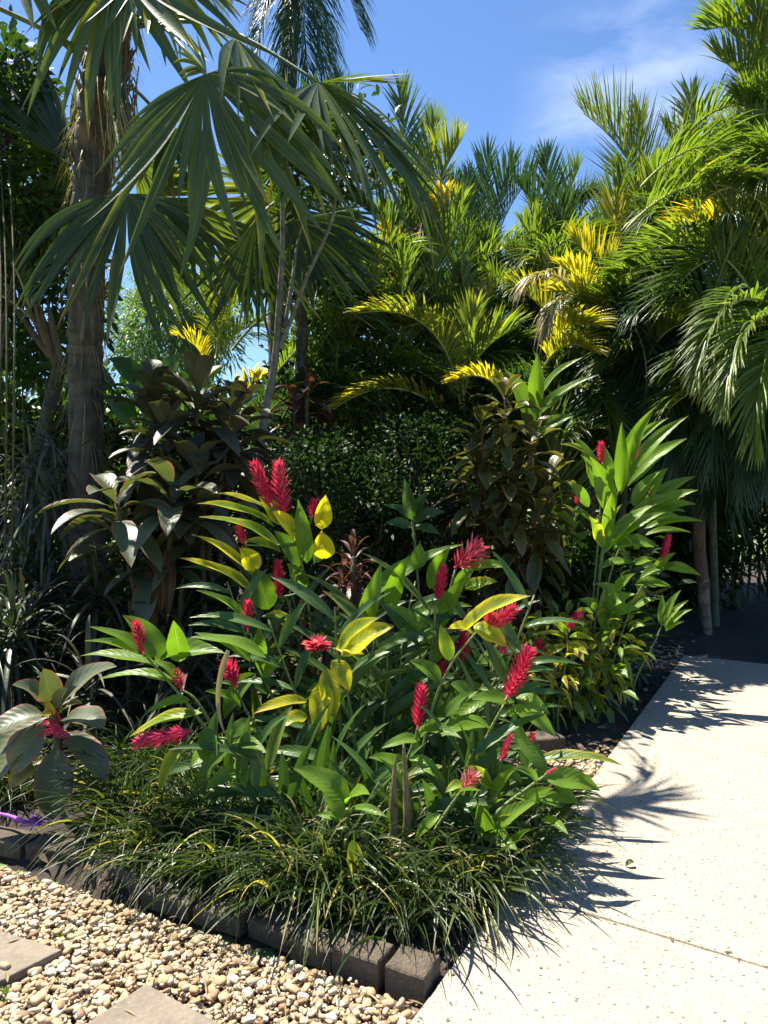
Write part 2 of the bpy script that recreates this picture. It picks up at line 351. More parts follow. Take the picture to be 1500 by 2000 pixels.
tag(slab('path', [jl + nn * g, jr + nn * g, far2, e1], 0, -.12, M_path, .008), None, None, kind='structure')
tag(slab('path', [e00, e00 + A([9, -2.]), jr - nn * g, jl - nn * g], 0, -.12, M_path, .008), None, None, kind='structure')
tag(slab('path_joint', [jl + nn * .02, jl - nn * .02, jr - nn * .02, jr + nn * .02], -.006, -.05, groundmat('joint dirt', (.10, .075, .04), (.2, .15, .08), 30), .001), None, None, kind='structure')

# stones
def ico():
    import bmesh
    bm = bmesh.new(); bmesh.ops.create_icosphere(bm, subdivisions=2, radius=1); V = A([v.co[:] for v in bm.verts]); Fc = np.array([[v.index for v in f.verts] for f in bm.faces]); bm.free(); return V, Fc
IV, IF = ico()
def stones(pts, size, name, mat, z=-.03, layer=.02):
    n = len(pts); K = len(IV)
    sc = size * (.5 + 1.15 * R.rand(n) ** 2.1)
    S3 = np.stack([sc * (.9 + .5 * R.rand(n)), sc * (.6 + .3 * R.rand(n)), sc * (.4 + .25 * R.rand(n))], -1)
    ns = R.randn(n, 3, 3) * .9
    V = IV[None] * (1 + .26 * np.sin(np.einsum('kj,nij->nki', IV, ns) * 1.6 + 1).sum(-1)[..., None] * .6)
    V = np.sign(V) * np.abs(V) ** .66 * S3[:, None]
    az = R.rand(n) * 6.28; tx = R.randn(n) * .35
    c, s_ = np.cos(tx)[:, None], np.sin(tx)[:, None]; y, zz = V[..., 1] * c - V[..., 2] * s_, V[..., 1] * s_ + V[..., 2] * c
    c, s_ = np.cos(az)[:, None], np.sin(az)[:, None]; x, y = V[..., 0] * c - y * s_, V[..., 0] * s_ + y * c
    V = np.stack([x, y, zz], -1); P = np.c_[pts, z + layer * R.rand(n) + S3[:, 2] * .4]
    V = V + P[:, None]
    m = MB(); luv = np.zeros((n, K, 3)); luv[..., 2] = R.rand(n)[:, None]; luv[..., 0] = R.rand(n)[:, None]
    m.raw(V.reshape(-1, 3), (IF[None] + (np.arange(n) * K)[:, None, None]).reshape(-1, 3), luv.reshape(-1, 3))
    return m.build(name, mat)
def stone_mat():
    k = NT('river gravel'); at_ = k.n('ShaderNodeAttribute', attribute_name='luv'); sx = k.n('ShaderNodeSeparateXYZ'); k.l(at_.outputs['Vector'], sx.inputs[0])
    geo = k.n('ShaderNodeTexCoord').outputs['Object']
    c = k.ramp(sx.outputs[2], [(0, (.20, .13, .075)), (.15, (.32, .21, .115)), (.35, (.40, .28, .155)), (.55, (.40, .305, .19)), (.8, (.44, .36, .25)), (1, (.52, .48, .40))])
    n1 = k.noise(60, 5, geo, .6)
    c = k.mix(k.math('MULTIPLY', k.smooth(n1, .4, .75), .6), c, k.mix(1., c, (.55, .42, .3), 'MULTIPLY'))
    p = k.n('ShaderNodeBsdfPrincipled'); k.l(c, p.inputs['Base Color']); p.inputs['Roughness'].default_value = .75
    b = k.n('ShaderNodeBump'); b.inputs['Strength'].default_value = .35; b.inputs['Distance'].default_value = .004; k.l(n1, b.inputs['Height']); k.l(b.outputs[0], p.inputs['Normal'])
    k.l(p.outputs[0], k.out.inputs[0]); return k.m
M_stone = stone_mat()
# front edge line of the bed
B0, B1 = gnd(-40, 1668)[:2], gnd(822, 1952)[:2]; bd = nrm(B1 - B0); bn = A([-bd[1], bd[0]])      # bn points into the bed
def left_of_path(p): return (p[:, 0] - e0[0]) * ed[1] - (p[:, 1] - e0[1]) * ed[0] < -.012
pts = A([-2.6, 1.15]) + R.rand(50000, 2) * A([3.0, 2.9])
k1 = ((pts - B0) @ bn < -.005) & left_of_path(pts)
PAVERS = [[gnd(-190, 1760), gnd(122, 1856), gnd(-60, 1948), gnd(-330, 1850)], [gnd(285, 1922), gnd(470, 2022), gnd(330, 2130), gnd(125, 2030)]]
def inside(p, poly):
    poly = [q[:2] for q in poly]; c = np.ones(len(p), bool); sg = None
    for i in range(len(poly)):
        a, b = poly[i], poly[(i + 1) % len(poly)]; cr = (b[0] - a[0]) * (p[:, 1] - a[1]) - (b[1] - a[1]) * (p[:, 0] - a[0])
        sg = np.sign(np.cross(poly[1] - poly[0], poly[2] - poly[1])) if sg is None else sg
        c &= cr * sg > -.004
    return c
k2 = ~inside(pts, PAVERS[0]) & ~inside(pts, PAVERS[1])
pts = pts[k1 & k2]
fz = A([-2.6, 1.15]) + R.rand(16000, 2) * A([3.0, 2.9]); fz = fz[((fz - B0) @ bn < .0) & left_of_path(fz) & ~inside(fz, PAVERS[0]) & ~inside(fz, PAVERS[1])]
tag(stones(fz, .0048, 'gravel_grit', M_stone, -.026, .016), None, None, kind='stuff')
gv = stones(pts, .0100, 'gravel', M_stone, -.045, .034); tag(gv, None, None, kind='stuff')
M_sand = groundmat('gravel base', (.10, .07, .045), (.2, .15, .1), 20)
tag(slab('gravel_base', [A([-4, 1.0]), A([-4, 1.0]) * 0 + A([.0 + e00[0] + 2.6 * ed[0] - .02, e00[1] + 2.6 * ed[1]]) * 1, B1 + A([.05, 0]), B0 - bd * 2.4], -.045, -.09, M_sand, .002), None, None, kind='structure')
# gravel between bed and path, further back
c1, c2 = gnd(1285, 1280)[:2], gnd(1165, 1500)[:2]
pw = []
for c, n, sx_ in ((c1, 900, .42), (c2, 700, .22)):
    q = c + R.randn(n, 2) * A([sx_, sx_ * .8]); pw.append(q[left_of_path(q)])
tag(stones(np.concatenate(pw), .012, 'gravel', M_stone, -.03, .012), None, None, kind='stuff')
M_paver = groundmat('worn concrete paver', (.15, .12, .09), (.22, .18, .14), 6, (.28, .235, .18), .35)
for q, lb in zip(PAVERS, ('grey brown square stepping paver at the left edge, a pebble lying on it', 'grey brown square stepping paver at the bottom edge with one corner in the gravel')):
    tag(slab('stepping_paver', q, .004, -.06, M_paver, .006), lb, 'paver', 'stepping pavers in the gravel')
q = stones(gnd(10, 1892)[None, :2], .016, 'pebble', M_stone, .006, .0); tag(q, 'small round pebble lying alone on the left stepping paver', 'pebble')
# edging blocks
M_block = groundmat('weathered edging block', (.085, .063, .044), (.20, .155, .11), 10, (.30, .25, .18), .9)
def block(name, c, d, ln, dp, h, lb, cat='edging block', grp='edging blocks along the front of the bed', z0=-.05, tilt=0.):
    c = A(c)[:2]; d = nrm(d); nrm_ = A([-d[1], d[0]])
    pts = [c - nrm_ * dp * .0, c + d * ln, c + d * ln + nrm_ * dp, c + nrm_ * dp]
    P = []                                             # a few more points so that the outline is not perfectly straight
    for i in range(4):
        a, b = pts[i], pts[(i + 1) % 4]
        for t in (0, .33, .66): P.append(a + (b - a) * t + (R.rand(2) - .5) * .007)
    o = slab(name, P, h, z0, M_block, .009); tag(o, lb, cat, grp); return o
tot = np.linalg.norm(B1 - B0)
blb = ['long grey edging block at the left edge under the purple cord', 'grey edging block whose corner juts out left of the grass, beside the cracked one',
 'edging block in shade, mostly hidden by grass left of the stepped blocks', 'upright end of an edging block below the hanging grass', 'edging block standing forward of its neighbours behind the shaded gravel',
 'edging block with a pale worn top just right of the forward one', 'edging block under the drooping yellow grass blades', 'edging block half covered by grass left of the last pair',
 'edging block next to the last one at the front corner of the bed', 'last edging block at the front corner of the bed beside the path']
px_ = [(-60, 1652), (48, 1676), (150, 1700), (215, 1730), (275, 1768), (372, 1800), (470, 1832), (560, 1868), (650, 1900), (748, 1938)]
for i, (x, y) in enumerate(px_):
    c = gnd(x, y, -.04)[:2]; nx_ = gnd(*px_[i + 1], -.04)[:2] if i < 9 else gnd(834, 1968, -.04)[:2]
    ln = np.linalg.norm(nx_ - c) - .014
    dd = nrm(nx_ - c) if i in (0, 9, 8) else nrm(nrm(nx_ - c) + (R.rand(2) - .5) * .08)
    block('edging_block', c + bn * (.0 if i not in (2, 3, 6) else .03) + (R.rand(2) - .5) * .016, dd, ln, .11 if i != 9 else .12, .012 + .018 * R.rand() + (.03 if i > 7 else 0), blb[i])
sb = gnd(1000, 1470)[:2]
block('edging_stone', sb, [1, .25], .32, .14, .06, 'flat grey edging stone between the ginger bush and the path', 'edging stone', 'stones at the path side of the bed')
block('edging_stone', gnd(1030, 1530)[:2], [.9, .5], .2, .1, .04, 'smaller grey edging stone in front of the flat one', 'edging stone', 'stones at the path side of the bed')

# ------------------------------------------------------------------ plant builders
def facing(roll, P):
    """a leaf normal between straight up (0) and towards the camera (1)"""
    tocam = nrm(A([0, 0, CAMZ]) - P); return nrm(UP * (1 - roll) + tocam * roll)
def hero(mb, spec, d, mat=0, prof='lance', arch=.13, C=5, S=14, wave=.17, dz=.0, tint=None):
    bx, by, tx, ty, wd = spec[:5]; ye = spec[5] if len(spec) > 5 else 0.; rl = spec[6] if len(spec) > 6 else .35 + .35 * R.rand()
    dd = spec[7] if len(spec) > 7 else -.12 * (R.rand() * 1.6 - .3)
    P0 = at(bx, by, d + dz); P2 = at(tx, ty, d + dz + dd); Ln = np.linalg.norm(P2 - P0)
    side = A([-(ty - by), 0, -(tx - bx)]) * (1 if (tx - bx) < 0 else -1)
    up2 = nrm(UP - nrm(P2 - P0) * nrm(P2 - P0)[2]) if abs(nrm(P2 - P0)[2]) < .93 else A([0, -1, 0])
    P1 = (P0 + P2) / 2 + up2 * Ln * arch * (1.2 if abs(tx - bx) > 30 else .5)
    W = wd / F * d * 1.0
    N = nrm(facing(rl, (P0 + P2) / 2) + .25 * (R.rand(3) - .5))
    T = nrm(P2 - P0)
    if abs(T @ N) > .85: N = nrm(N + A([0, -1, .2]))
    mb.blades(P0, P1, P2, N, W, S=S, C=C, prof=prof, fold=.28 + .25 * R.rand(), wave=wave, tint=((.75 + .3 * R.rand()) if BRIGHT_TINT else (.3 + .65 * R.rand())) if tint is None else tint, yel=ye, mat=mat)
def smooth_curve(P, n=14):
    P = A(P)
    if len(P) == 2: P = np.stack([P[0], P.mean(0), P[1]])
    t = np.linspace(0, len(P) - 1, n); o = []
    for q in t:
        i = int(min(q, len(P) - 2)); f = q - i; p0 = P[max(i - 1, 0)]; p1 = P[i]; p2 = P[i + 1]; p3 = P[min(i + 2, len(P) - 1)]
        o.append(.5 * ((2 * p1) + (-p0 + p2) * f + (2 * p0 - 5 * p1 + 4 * p2 - p3) * f * f + (-p0 + 3 * p1 - 3 * p2 + p3) * f ** 3))
    return A(o)
def spike(P0, P1, r, parent, tint=.5, faded=0., name='flower_spike', dens=1.):
    """red ginger flower: bracts in a spiral round an axis"""
    P0, P1 = A(P0), A(P1); ax = P1 - P0; Ln = np.linalg.norm(ax); a = ax / Ln
    n = int(max(34, 74 * Ln / (r * 4.2)) * dens); t = (np.arange(n) + .5) / n
    e = nrm(np.cross(a, A([.3, 1, .2]))); f = np.cross(a, e)
    th = np.arange(n) * 2.39996 + R.rand(n) * .2
    r = r * .74; rad_ = r * (.35 + .75 * np.sin(np.pi * np.clip(t * .84 + .10, 0, 1)) ** .5)
    o_ = e[None] * np.cos(th)[:, None] + f[None] * np.sin(th)[:, None]
    bend = A([0, 0, 0]) + .0
    P = P0 + ax * t[:, None] * .9 + o_ * (rad_ * .12)[:, None]
    m = MB(); faded = faded + .28 * R.rand() ** 2; opn = .7 + .7 * R.rand(); rad_ = rad_ * (1 + .12 * R.randn(n))
    up_ = opn * .75 + .9 * t ** 2
    D = nrm(o_ + a[None] * up_[:, None])
    Lb = rad_ * (1.25 + .3 * R.rand(n)) + r * .25
    m.blades(P, P + D * Lb[:, None] * .55, P + D * Lb[:, None] + (a - o_ * .2) * (Lb * .15)[:, None], nrm(a[None] * 1.0 - o_ * .8), r * .50, S=4, C=3, prof='bract', fold=.8, tint=tint * .6 + .4 * R.rand(n), yel=(faded + .12) * (.4 + 1.1 * R.rand(n)))
    m.tube([P0 - a * Ln * .05, P0 + ax * .95], [r * .16, r * .1], 6, tint=.4)
    return m.build(name, M_red, parent)

def cane(parent, d, poly, lv, fl=None, rl=.0075, mats=None, extra=None, auto=0, dz_f=0.):
    """one cane: stem mesh with its foliage and flower below it; poly in photo pixels at distance d"""
    P = [at(x, y, d) for x, y in poly]; g0 = P[0].copy(); g0[2] = -.03
    P = smooth_curve([g0] + P if P[0][2] > .02 else P, 16)
    m = MB(); m.tube(P, np.linspace(rl * 1.3, rl * .6, len(P)), 7)
    c = m.build('cane', M_cane, parent)
    if lv or auto:
        m = MB()
        for s_ in lv: hero(m, s_, d)
        if auto:
            for i in range(auto):
                t = .3 + .7 * (i + .5) / auto; k = int(t * (len(P) - 1)); T = nrm(P[k] - P[k - 1]); sd = nrm(np.cross(T, A([.2 * R.randn(), 1, 0])) + .5 * (R.rand(3) - .5)) * (1 if i % 2 else -1)
                Lf = .24 + .16 * R.rand(); D = nrm(sd * 1. + T * .7 + A([0, 0, .15]))
                P2 = P[k] + D * Lf; P2[2] -= .07 * R.rand()
                P2c = P[k] + D * Lf * .5 + UP * .03
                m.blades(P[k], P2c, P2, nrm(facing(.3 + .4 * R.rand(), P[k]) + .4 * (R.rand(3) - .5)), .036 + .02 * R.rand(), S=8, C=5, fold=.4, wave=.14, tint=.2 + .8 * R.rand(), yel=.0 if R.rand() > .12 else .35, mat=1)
        m.build('foliage', [M_ging, M_gingd], c)
    if fl:
        for f in (fl if isinstance(fl[0], (tuple, list)) else [fl]):
            bx, by, tx, ty, r = f[:5]; df = d - .03 + dz_f
            P0, P1 = at(bx, by, df), at(tx, ty, df)
            spike(P0, P1, r / F * df, c, faded=f[5] if len(f) > 5 else 0.)
            m = MB(); k = np.argmin(np.linalg.norm(P - P0, axis=1)); mid = (P[k] + P0) / 2 - UP * .01
            if np.linalg.norm(P[k] - P0) > .02: m.tube(smooth_curve([P[k], mid, P0], 6), [.005] * 6, 6); m.build('flower_stalk', M_cane, c)
    return c

def rosette(mb, c, n, Ln, W, prof='broad', el=(75, -25), mat=0, droop=.45, yel=0., tint=(.2, .8), ax=None, S=9, C=5, wave=.12, spread=.12, face=0., petz=.0):
    """leaves in a spiral round a head at c, the upper ones erect and the lower ones hanging"""
    i = np.arange(n); az = i * 2.39996 + R.rand(n) * .5 + R.rand() * 6; t = i / max(n - 1, 1)
    e = np.radians(el[0] + (el[1] - el[0]) * t ** .85 + 10 * R.randn(n))
    D = np.stack([np.cos(az) * np.cos(e), np.sin(az) * np.cos(e), np.sin(e)], -1)
    L_ = Ln * (.65 + .35 * np.sin(np.pi * (.25 + .6 * t))) * (.85 + .3 * R.rand(n))
    P0 = c - UP * (spread * t)[:, None] + D * .01
    P1 = P0 + D * (L_ * .55)[:, None] + UP * (L_ * .06)[:, None]
    out_ = nrm(np.stack([np.cos(az), np.sin(az), az * 0], -1))
    dr = droop * (.4 + .8 * t)
    P2 = P0 + D * (L_ * .92)[:, None] - UP * (L_ * dr)[:, None] + out_ * (L_ * .12)[:, None]
    N = nrm(UP[None] * np.cos(e)[:, None] - out_ * np.sin(e)[:, None] + .25 * (R.rand(n, 3) - .5))
    mb.blades(P0, P1, P2, N, W * (.8 + .4 * R.rand(n)), S=S, C=C, prof=prof, fold=.35, wave=wave, tint=tint[0] + (tint[1] - tint[0]) * R.rand(n), yel=yel * (R.rand(n) > .5), mat=mat, wf=7)

def frond(parent, B, T_, arch=.18, ll=.45, lw=.034, n=34, yel=0., tint=.5, droop=.25, vee=.5, mats=None, upref=None, sag=None, r=.012, name='frond', t0=.14, ang=(46, 13), S=5, ragged=.0, side=None):
    B, T_ = A(B), A(T_); Ln = np.linalg.norm(T_ - B); yel = yel * .9; ll = ll * 1.45; lw = lw * .62; n = int(n * 1.45); ch = nrm(T_ - B)
    if sag is None:
        u_ = UP - ch * ch[2]; u_ = nrm(u_) if np.linalg.norm(u_) > .25 else nrm(A([ch[0], ch[1], 0]) * -1 + A([0, .3, .1]))
    else: u_ = A(sag)
    C1 = (B + T_) / 2 + u_ * Ln * arch * 2
    def bz(t): t = A(t)[:, None]; return (1 - t) ** 2 * B + 2 * t * (1 - t) * C1 + t * t * T_
    ts = np.linspace(0, 1, 14); P = bz(ts)
    m = MB(); m.tube(P, np.linspace(r, r * .25, 14), 6, mat=1, yel=yel)
    t = np.linspace(t0, .99, n); p = bz(t); T = nrm(2 * (1 - t)[:, None] * (C1 - B) + 2 * t[:, None] * (T_ - C1))
    up0 = u_ if upref is None else A(upref)
    for sgn in (-1, 1):
        s = nrm(np.cross(T, up0 + .001)) * sgn; nn_ = nrm(np.cross(s, T)) * sgn
        a = np.radians(ang[0] + (ang[1] - ang[0]) * t + 5 * R.randn(n))
        D = nrm(T * np.cos(a)[:, None] + s * np.sin(a)[:, None] + nn_ * vee + .07 * R.randn(n, 3))
        l = ll * (np.sin(np.pi * (.16 + .78 * (t - t0) / (1 - t0))) ** .6) * (.88 + .24 * R.rand(n))
        if ragged: l = l * np.where(R.rand(n) < ragged, .25 + .5 * R.rand(n), 1)
        dr = droop * (.6 + .8 * R.rand(n))
        P2 = p + D * l[:, None] * (1 - dr[:, None] * .25) - UP * (l * dr)[:, None]
        P1 = p + D * l[:, None] * .55
        m.blades(p, P1, P2, nrm(nn_ - s * .25 + .2 * R.randn(n, 3)), lw * (.8 + .4 * R.rand(n)), S=S, C=3, prof='leaflet', fold=.45, tint=np.clip(tint + .22 * R.randn(n), 0, 1), yel=np.clip(yel * (.7 + .5 * R.rand(n)) + (.25 * (R.rand(n) < .06)), 0, 1.2))
    return m.build(name, mats or [M_areca, M_rach], parent)

def fanleaf(parent, hub, mid, normal, Rr, spread=230, n=38, droop=.25, yel=0., tint=.5, fused=None, petfrom=None, name='leaf', ragged=.1, mats=None, shape=1., tipb=.35):
    """palmate leaf: pleated segments side by side, their free tips bending down"""
    hub = A(hub); a = nrm(mid); N = nrm(A(normal) - a * (A(normal) @ a)); b = np.cross(N, a)
    th = np.radians(np.linspace(-spread / 2, spread / 2, n)); dth = np.radians(spread / n)
    D = a[None] * np.cos(th)[:, None] + b[None] * np.sin(th)[:, None] + N[None] * (.10 * np.abs(np.sin(th * .5)))[:, None]
    D = nrm(D); l = Rr * (1 - .22 * shape * (np.abs(th) / (np.radians(spread) / 2)) ** 2) * (.93 + .14 * R.rand(n)) * np.where(R.rand(n) < ragged, .75, 1)
    W = 2 * np.tan(dth / 2) * l * .46 * 1.5
    dr = droop * (.45 + 1.0 * R.rand(n))
    P0 = np.repeat(hub[None], n, 0); P1 = P0 + D * l[:, None] * .56
    hz = np.clip(1 - np.abs(D[:, 2]), .15, 1)
    P2 = P0 + D * l[:, None] * (1 - .42 * dr * hz)[:, None] - UP * (l * dr * hz)[:, None] + b[None] * (l * .11 * R.randn(n))[:, None] + N[None] * (l * .07 * R.randn(n))[:, None]
    m = MB(); m.blades(P0, P1, P2, N[None] + .06 * R.randn(n, 3), W, S=12, C=3, prof='fan', fold=.34, tint=np.clip(tint + .18 * R.randn(n), 0, 1), yel=np.clip(yel + yel * 1.2 * (R.rand(n) - .5) + .35 * (R.rand(n) < .08), 0, 1))
    lf = m.build(name, mats or M_fan, parent)
    if petfrom is not None:
        p = A(petfrom); md = (p + hub) / 2 + UP * .12 * np.linalg.norm(hub - p)
        m = MB(); m.tube(smooth_curve([p, md, hub], 12), np.linspace(.016, .009, 12), 7); m.build('petiole', M_pet, lf)
    return lf

def cloud(mb, c, rx, n, Ls, W, twigs=60, prof='oval', mat=0, tint=(.1, .9), yel=0., droop=.25, shell=.6, zb=None, S=3, up=.2):
    """leaves gathered round many twig ends spread through an uneven ellipsoid"""
    c, rx = A(c), A(rx); q = nrm(R.randn(twigs, 3)) * (shell + (1 - shell) * R.rand(twigs, 1)) ** .7
    q *= (1 + .22 * np.sin(q[:, :1] * 5 + c[0]) * np.cos(q[:, 2:] * 4 + 1))
    ends = c + q * rx
    k = R.randint(0, twigs, n); sp = .16 * rx.mean() + Ls
    P = ends[k] + R.randn(n, 3) * sp * .42
    D = nrm(nrm(P - ends[k] + 1e-4) + .5 * nrm(P - c) + UP * up + .5 * R.randn(n, 3))
    tt = np.clip(tint[0] + (tint[1] - tint[0]) * (.5 * R.rand(n) + .5 * R.rand(twigs)[k]), 0, 1)
    if zb is not None: P[:, 2] = np.maximum(P[:, 2], zb)
    leaves(mb, P, D, Ls * (.6 + .7 * R.rand(n)), W * (.7 + .6 * R.rand(n)), prof, droop, S=S, fold=.3, tint=tt, yel=yel * (R.rand(n) < .35), mat=mat)
    return ends
def shrub(name, label, cat, c, rx, n, Ls, W, mat, twigs=60, group=None, stems=7, base=None, part='foliage', tw=M_twig, **k):
    c = A(c); b = A([c[0], c[1], -.03]) if base is None else A(base)
    t = thing(name, label, cat, b, group)
    m = MB(); ends = cloud(m, c, rx, n, Ls, W, twigs, **k); m.build(part, mat, t)
    m = MB()
    for i in range(stems):
        e = ends[R.randint(len(ends))]; m.tube(smooth_curve([b + R.randn(3) * A([.05, .05, 0]), (b + e) / 2 + R.randn(3) * .06, e], 9), np.linspace(.016, .004, 9), 6)
    for e in ends[: min(len(ends), 90)]:
        m.tube([c + (e - c) * .25 - UP * .05, (c + e) / 2, e], [.006, .004, .002], 5)
    m.build('branches', tw, t)
    return t
BRIGHT_TINT = False

# ------------------------------------------------------------------ fan palm (left, tall)
def trunk_mesh(P, r, k=18, bumps=.08, n=60):
    P = smooth_curve(P, n); r = np.interp(np.linspace(0, 1, n), np.linspace(0, 1, len(r)), r)
    r = r * (1 + .05 * np.sin(np.arange(n) * 2.1) + .03 * R.randn(n))
    m = MB(); m.tube(P, r, k, bumps=bumps); return m, P, r
tb = A([-2.02, 5.15, -.05])
fp = thing('fan_palm', 'tall fan palm with ringed grey trunk and big silvery folded leaves on the left', 'palm tree', tb)
m, P, r_ = trunk_mesh([tb, at(168, 850, 5.1), at(168, 600, 5.05), at(185, 300, 5.0), at(212, 90, 5.0), at(225, -40, 5.0)], [.15, .112, .108, .115, .13, .125, .11])
m.build('trunk', M_trunk, fp)
# fibrous leaf bases on the upper trunk
m = MB(); nb = 120; k = R.randint(34, 60, nb); az = R.rand(nb) * 6.28; o_ = np.stack([np.cos(az), np.sin(az), az * 0], -1)
q = P[k] + o_ * (r_[k] * .92)[:, None]
m.blades(q - UP * .10, q + o_ * .01, q + UP * .10 + o_ * (.02 + .06 * R.rand(nb, 1)), o_, .09 + .05 * R.rand(nb), S=4, prof='strap', fold=-.3, tint=R.rand(nb))
m.build('leaf_bases', M_fibre, fp)
m = MB(); nb = 620; k = R.randint(10, 60, nb); az = R.rand(nb) * 6.28; o_ = np.stack([np.cos(az), np.sin(az), az * 0], -1)
q = P[k] + o_ * (r_[k] * .97)[:, None]
m.blades(q, q + o_ * .05 + UP * .03, q + o_ * (.06 + .08 * R.rand(nb, 1)) - UP * (.05 + .25 * R.rand(nb, 1)), o_ + UP * .2, .006, S=4, prof='strap', tint=R.rand(nb))
m.build('fibres', M_dead, fp)
m = MB()                                             # old flower branches hanging beside the trunk
for i in range(60):
    s0 = at(235 + 20 * R.randn(), 150 + 20 * R.randn(), 4.85); e = at(245 + 22 * R.randn(), 250 + 110 * R.rand(), 4.75 + .1 * R.randn())
    m.tube(smooth_curve([s0, (s0 + e) / 2 + A([.03 * R.randn(), -.05, .05]), e], 7), [.004] * 7, 4)
m.build('flower_branches', stemmat('old flower branch', (.16, .13, .05), (.3, .25, .1), 3), fp)
crown = at(220, 60, 5.0)
def fl(hub, dh, tip, dt_, normal, spread, n=38, **k):
    h = at(*hub, dh); t_ = at(*tip, dt_); Rr = np.linalg.norm(t_ - h)
    return fanleaf(fp, h, t_ - h, normal, Rr, spread, n, **k)
fl((400, 145), 4.1, (545, 485), 3.9, (-.15, -.75, .5), 165, 28, droop=.62, shape=1.7, yel=.18, tint=.5, petfrom=crown, ragged=.25)
fl((404, 142), 4.15, (330, 60), 4.0, (.2, -.8, .55), 110, 13, droop=.35, yel=.30, tint=.6, shape=.5, ragged=.4)
fl((462, 76), 4.6, (700, 370), 4.3, (.55, -.40, .80), 105, 22, droop=.5, shape=.6, yel=.04, tint=.5, petfrom=crown, ragged=.2)
fl((622, 160), 4.5, (880, 390), 4.3, (.25, -.55, .80), 145, 34, droop=.75, yel=.03, tint=.55, petfrom=crown, shape=.5, ragged=.2)
fl((626, 160), 4.52, (810, 150), 4.4, (-.1, -.40, .95), 70, 11, droop=.05, yel=.05, tint=.9, shape=.4, ragged=.3)
fl((248, 378), 4.5, (245, 670), 4.3, (.05, -.88, .35), 170, 32, droop=.7, yel=.03, tint=.0, petfrom=at(200, 160, 4.9), shape=.8, ragged=.2)
fl((225, -60), 4.6, (215, 220), 4.4, (-.2, -.85, .4), 180, 26, droop=.7, yel=.06, tint=.7, petfrom=crown, ragged=.3)
fl((290, -80), 4.7, (370, 110), 4.5, (.2, -.85, .4), 150, 22, droop=.30, yel=.40, tint=.6, petfrom=crown, ragged=.3)
fl((25, -100), 4.6, (50, 50), 4.4, (-.2, -.8, .5), 170, 16, droop=.45, yel=.08, tint=.9, petfrom=crown, ragged=.4)
fl((126, 318), 5.7, (15, 380), 5.9, (-.1, .8, .45), 190, 26, droop=.10, yel=.05, tint=.9, petfrom=at(165, 180, 5.1))
fl((128, 325), 5.65, (75, 500), 5.7, (.1, .8, .4), 80, 9, droop=.05, yel=.08, tint=1., shape=.2)
fl((140, 320), 5.3, (55, 95), 5.6, (.35, -.6, .1), 95, 22, droop=.02, yel=.0, tint=.1, shape=.9, petfrom=at(180, 160, 5.1))
fl((262, 315), 5.6, (400, 330), 5.9, (.0, .8, .5), 150, 24, droop=.06, yel=.14, tint=.9, petfrom=at(200, 170, 5.1))
fl((300, 385), 5.7, (470, 470), 5.9, (.2, .8, .5), 150, 26, droop=.08, yel=.1, tint=.8, petfrom=at(200, 200, 5.1))
fl((300, 500), 6.0, (420, 600), 6.1, (.1, .75, .5), 170, 26, droop=.15, yel=.04, tint=.8, petfrom=at(180, 300, 5.2))
fl((60, 430), 6.0, (110, 560), 6.0, (.1, .75, .5), 190, 26, droop=.15, yel=.04, tint=.9, petfrom=at(165, 250, 5.2))
fl((330, 250), 5.6, (300, 380), 5.6, (.1, -.75, .5), 190, 26, droop=.3, yel=.04, tint=.2, petfrom=at(200, 150, 5.0))
fl((360, -60), 4.9, (470, 40), 5.1, (.0, -.5, .8), 110, 14, droop=.3, yel=.2, tint=.7, petfrom=crown)
for hx, hy, bx_ in ((-60, -10, 0), (40, -60, 0)):
    m = MB(); m.tube(smooth_curve([at(165, 110, 5), at(110, 70, 4.8), at(hx, hy, 4.5)], 10), np.linspace(.02, .012, 10), 7); m.build('petiole', M_pet, fp)

# second fan palm behind
f2b = A([-.78, 6.6, -.05])
fp2 = thing('fan_palm', 'shorter fan palm behind the slender grey tree, its broad dark leaves hanging', 'palm tree', f2b)
m, P, r_ = trunk_mesh([f2b, at(590, 800, 6.6), at(585, 520, 6.6), at(580, 400, 6.6)], [.06, .055, .05, .05]); m.build('trunk', M_trunk, fp2)
c2_ = at(580, 400, 6.6)
for hub, dh, tip, dt_, nr, sp, kk in (
    ((470, 500), 6.4, (500, 620), 6.4, (.1, .8, .4), 190, dict(tint=.7, n=28, yel=.04, droop=.2)),
    ((400, 420), 6.4, (380, 560), 6.4, (.1, .8, .4), 190, dict(tint=.8, n=28, yel=.04, droop=.2)),
    ((500, 430), 6.0, (500, 650), 5.9, (.3, -.8, .2), 70, dict(tint=.05, n=22, droop=.02, shape=.3)),
    ((700, 440), 6.9, (455, 470), 7.1, (0, .8, .5), 110, dict(tint=.8, n=34, yel=.04, droop=.04)),
    ((575, 430), 6.3, (680, 590), 6.2, (-.2, -.7, .6), 150, dict(tint=.3, n=34, yel=.02)),
    ((600, 330), 6.8, (700, 240), 7.0, (0, -.6, .6), 180, dict(tint=.4, n=34, yel=.03)),
    ((560, 300), 6.9, (470, 220), 7.0, (0, .7, .6), 200, dict(tint=.8, n=34, yel=.1)),
    ((540, 380), 6.5, (400, 500), 6.6, (0, .7, .6), 150, dict(tint=.8, n=34, yel=.1)),
    ((640, 420), 6.6, (640, 560), 6.5, (.1, -.8, .5), 200, dict(tint=.2, n=36, yel=.02)),
    ((620, 480), 6.6, (740, 560), 6.5, (.1, -.8, .5), 160, dict(tint=.2, n=36, yel=.02))):
    h = at(*hub, dh); t_ = at(*tip, dt_); fanleaf(fp2, h, t_ - h, nr, np.linalg.norm(t_ - h) * 1.1, sp, petfrom=c2_, **kk)

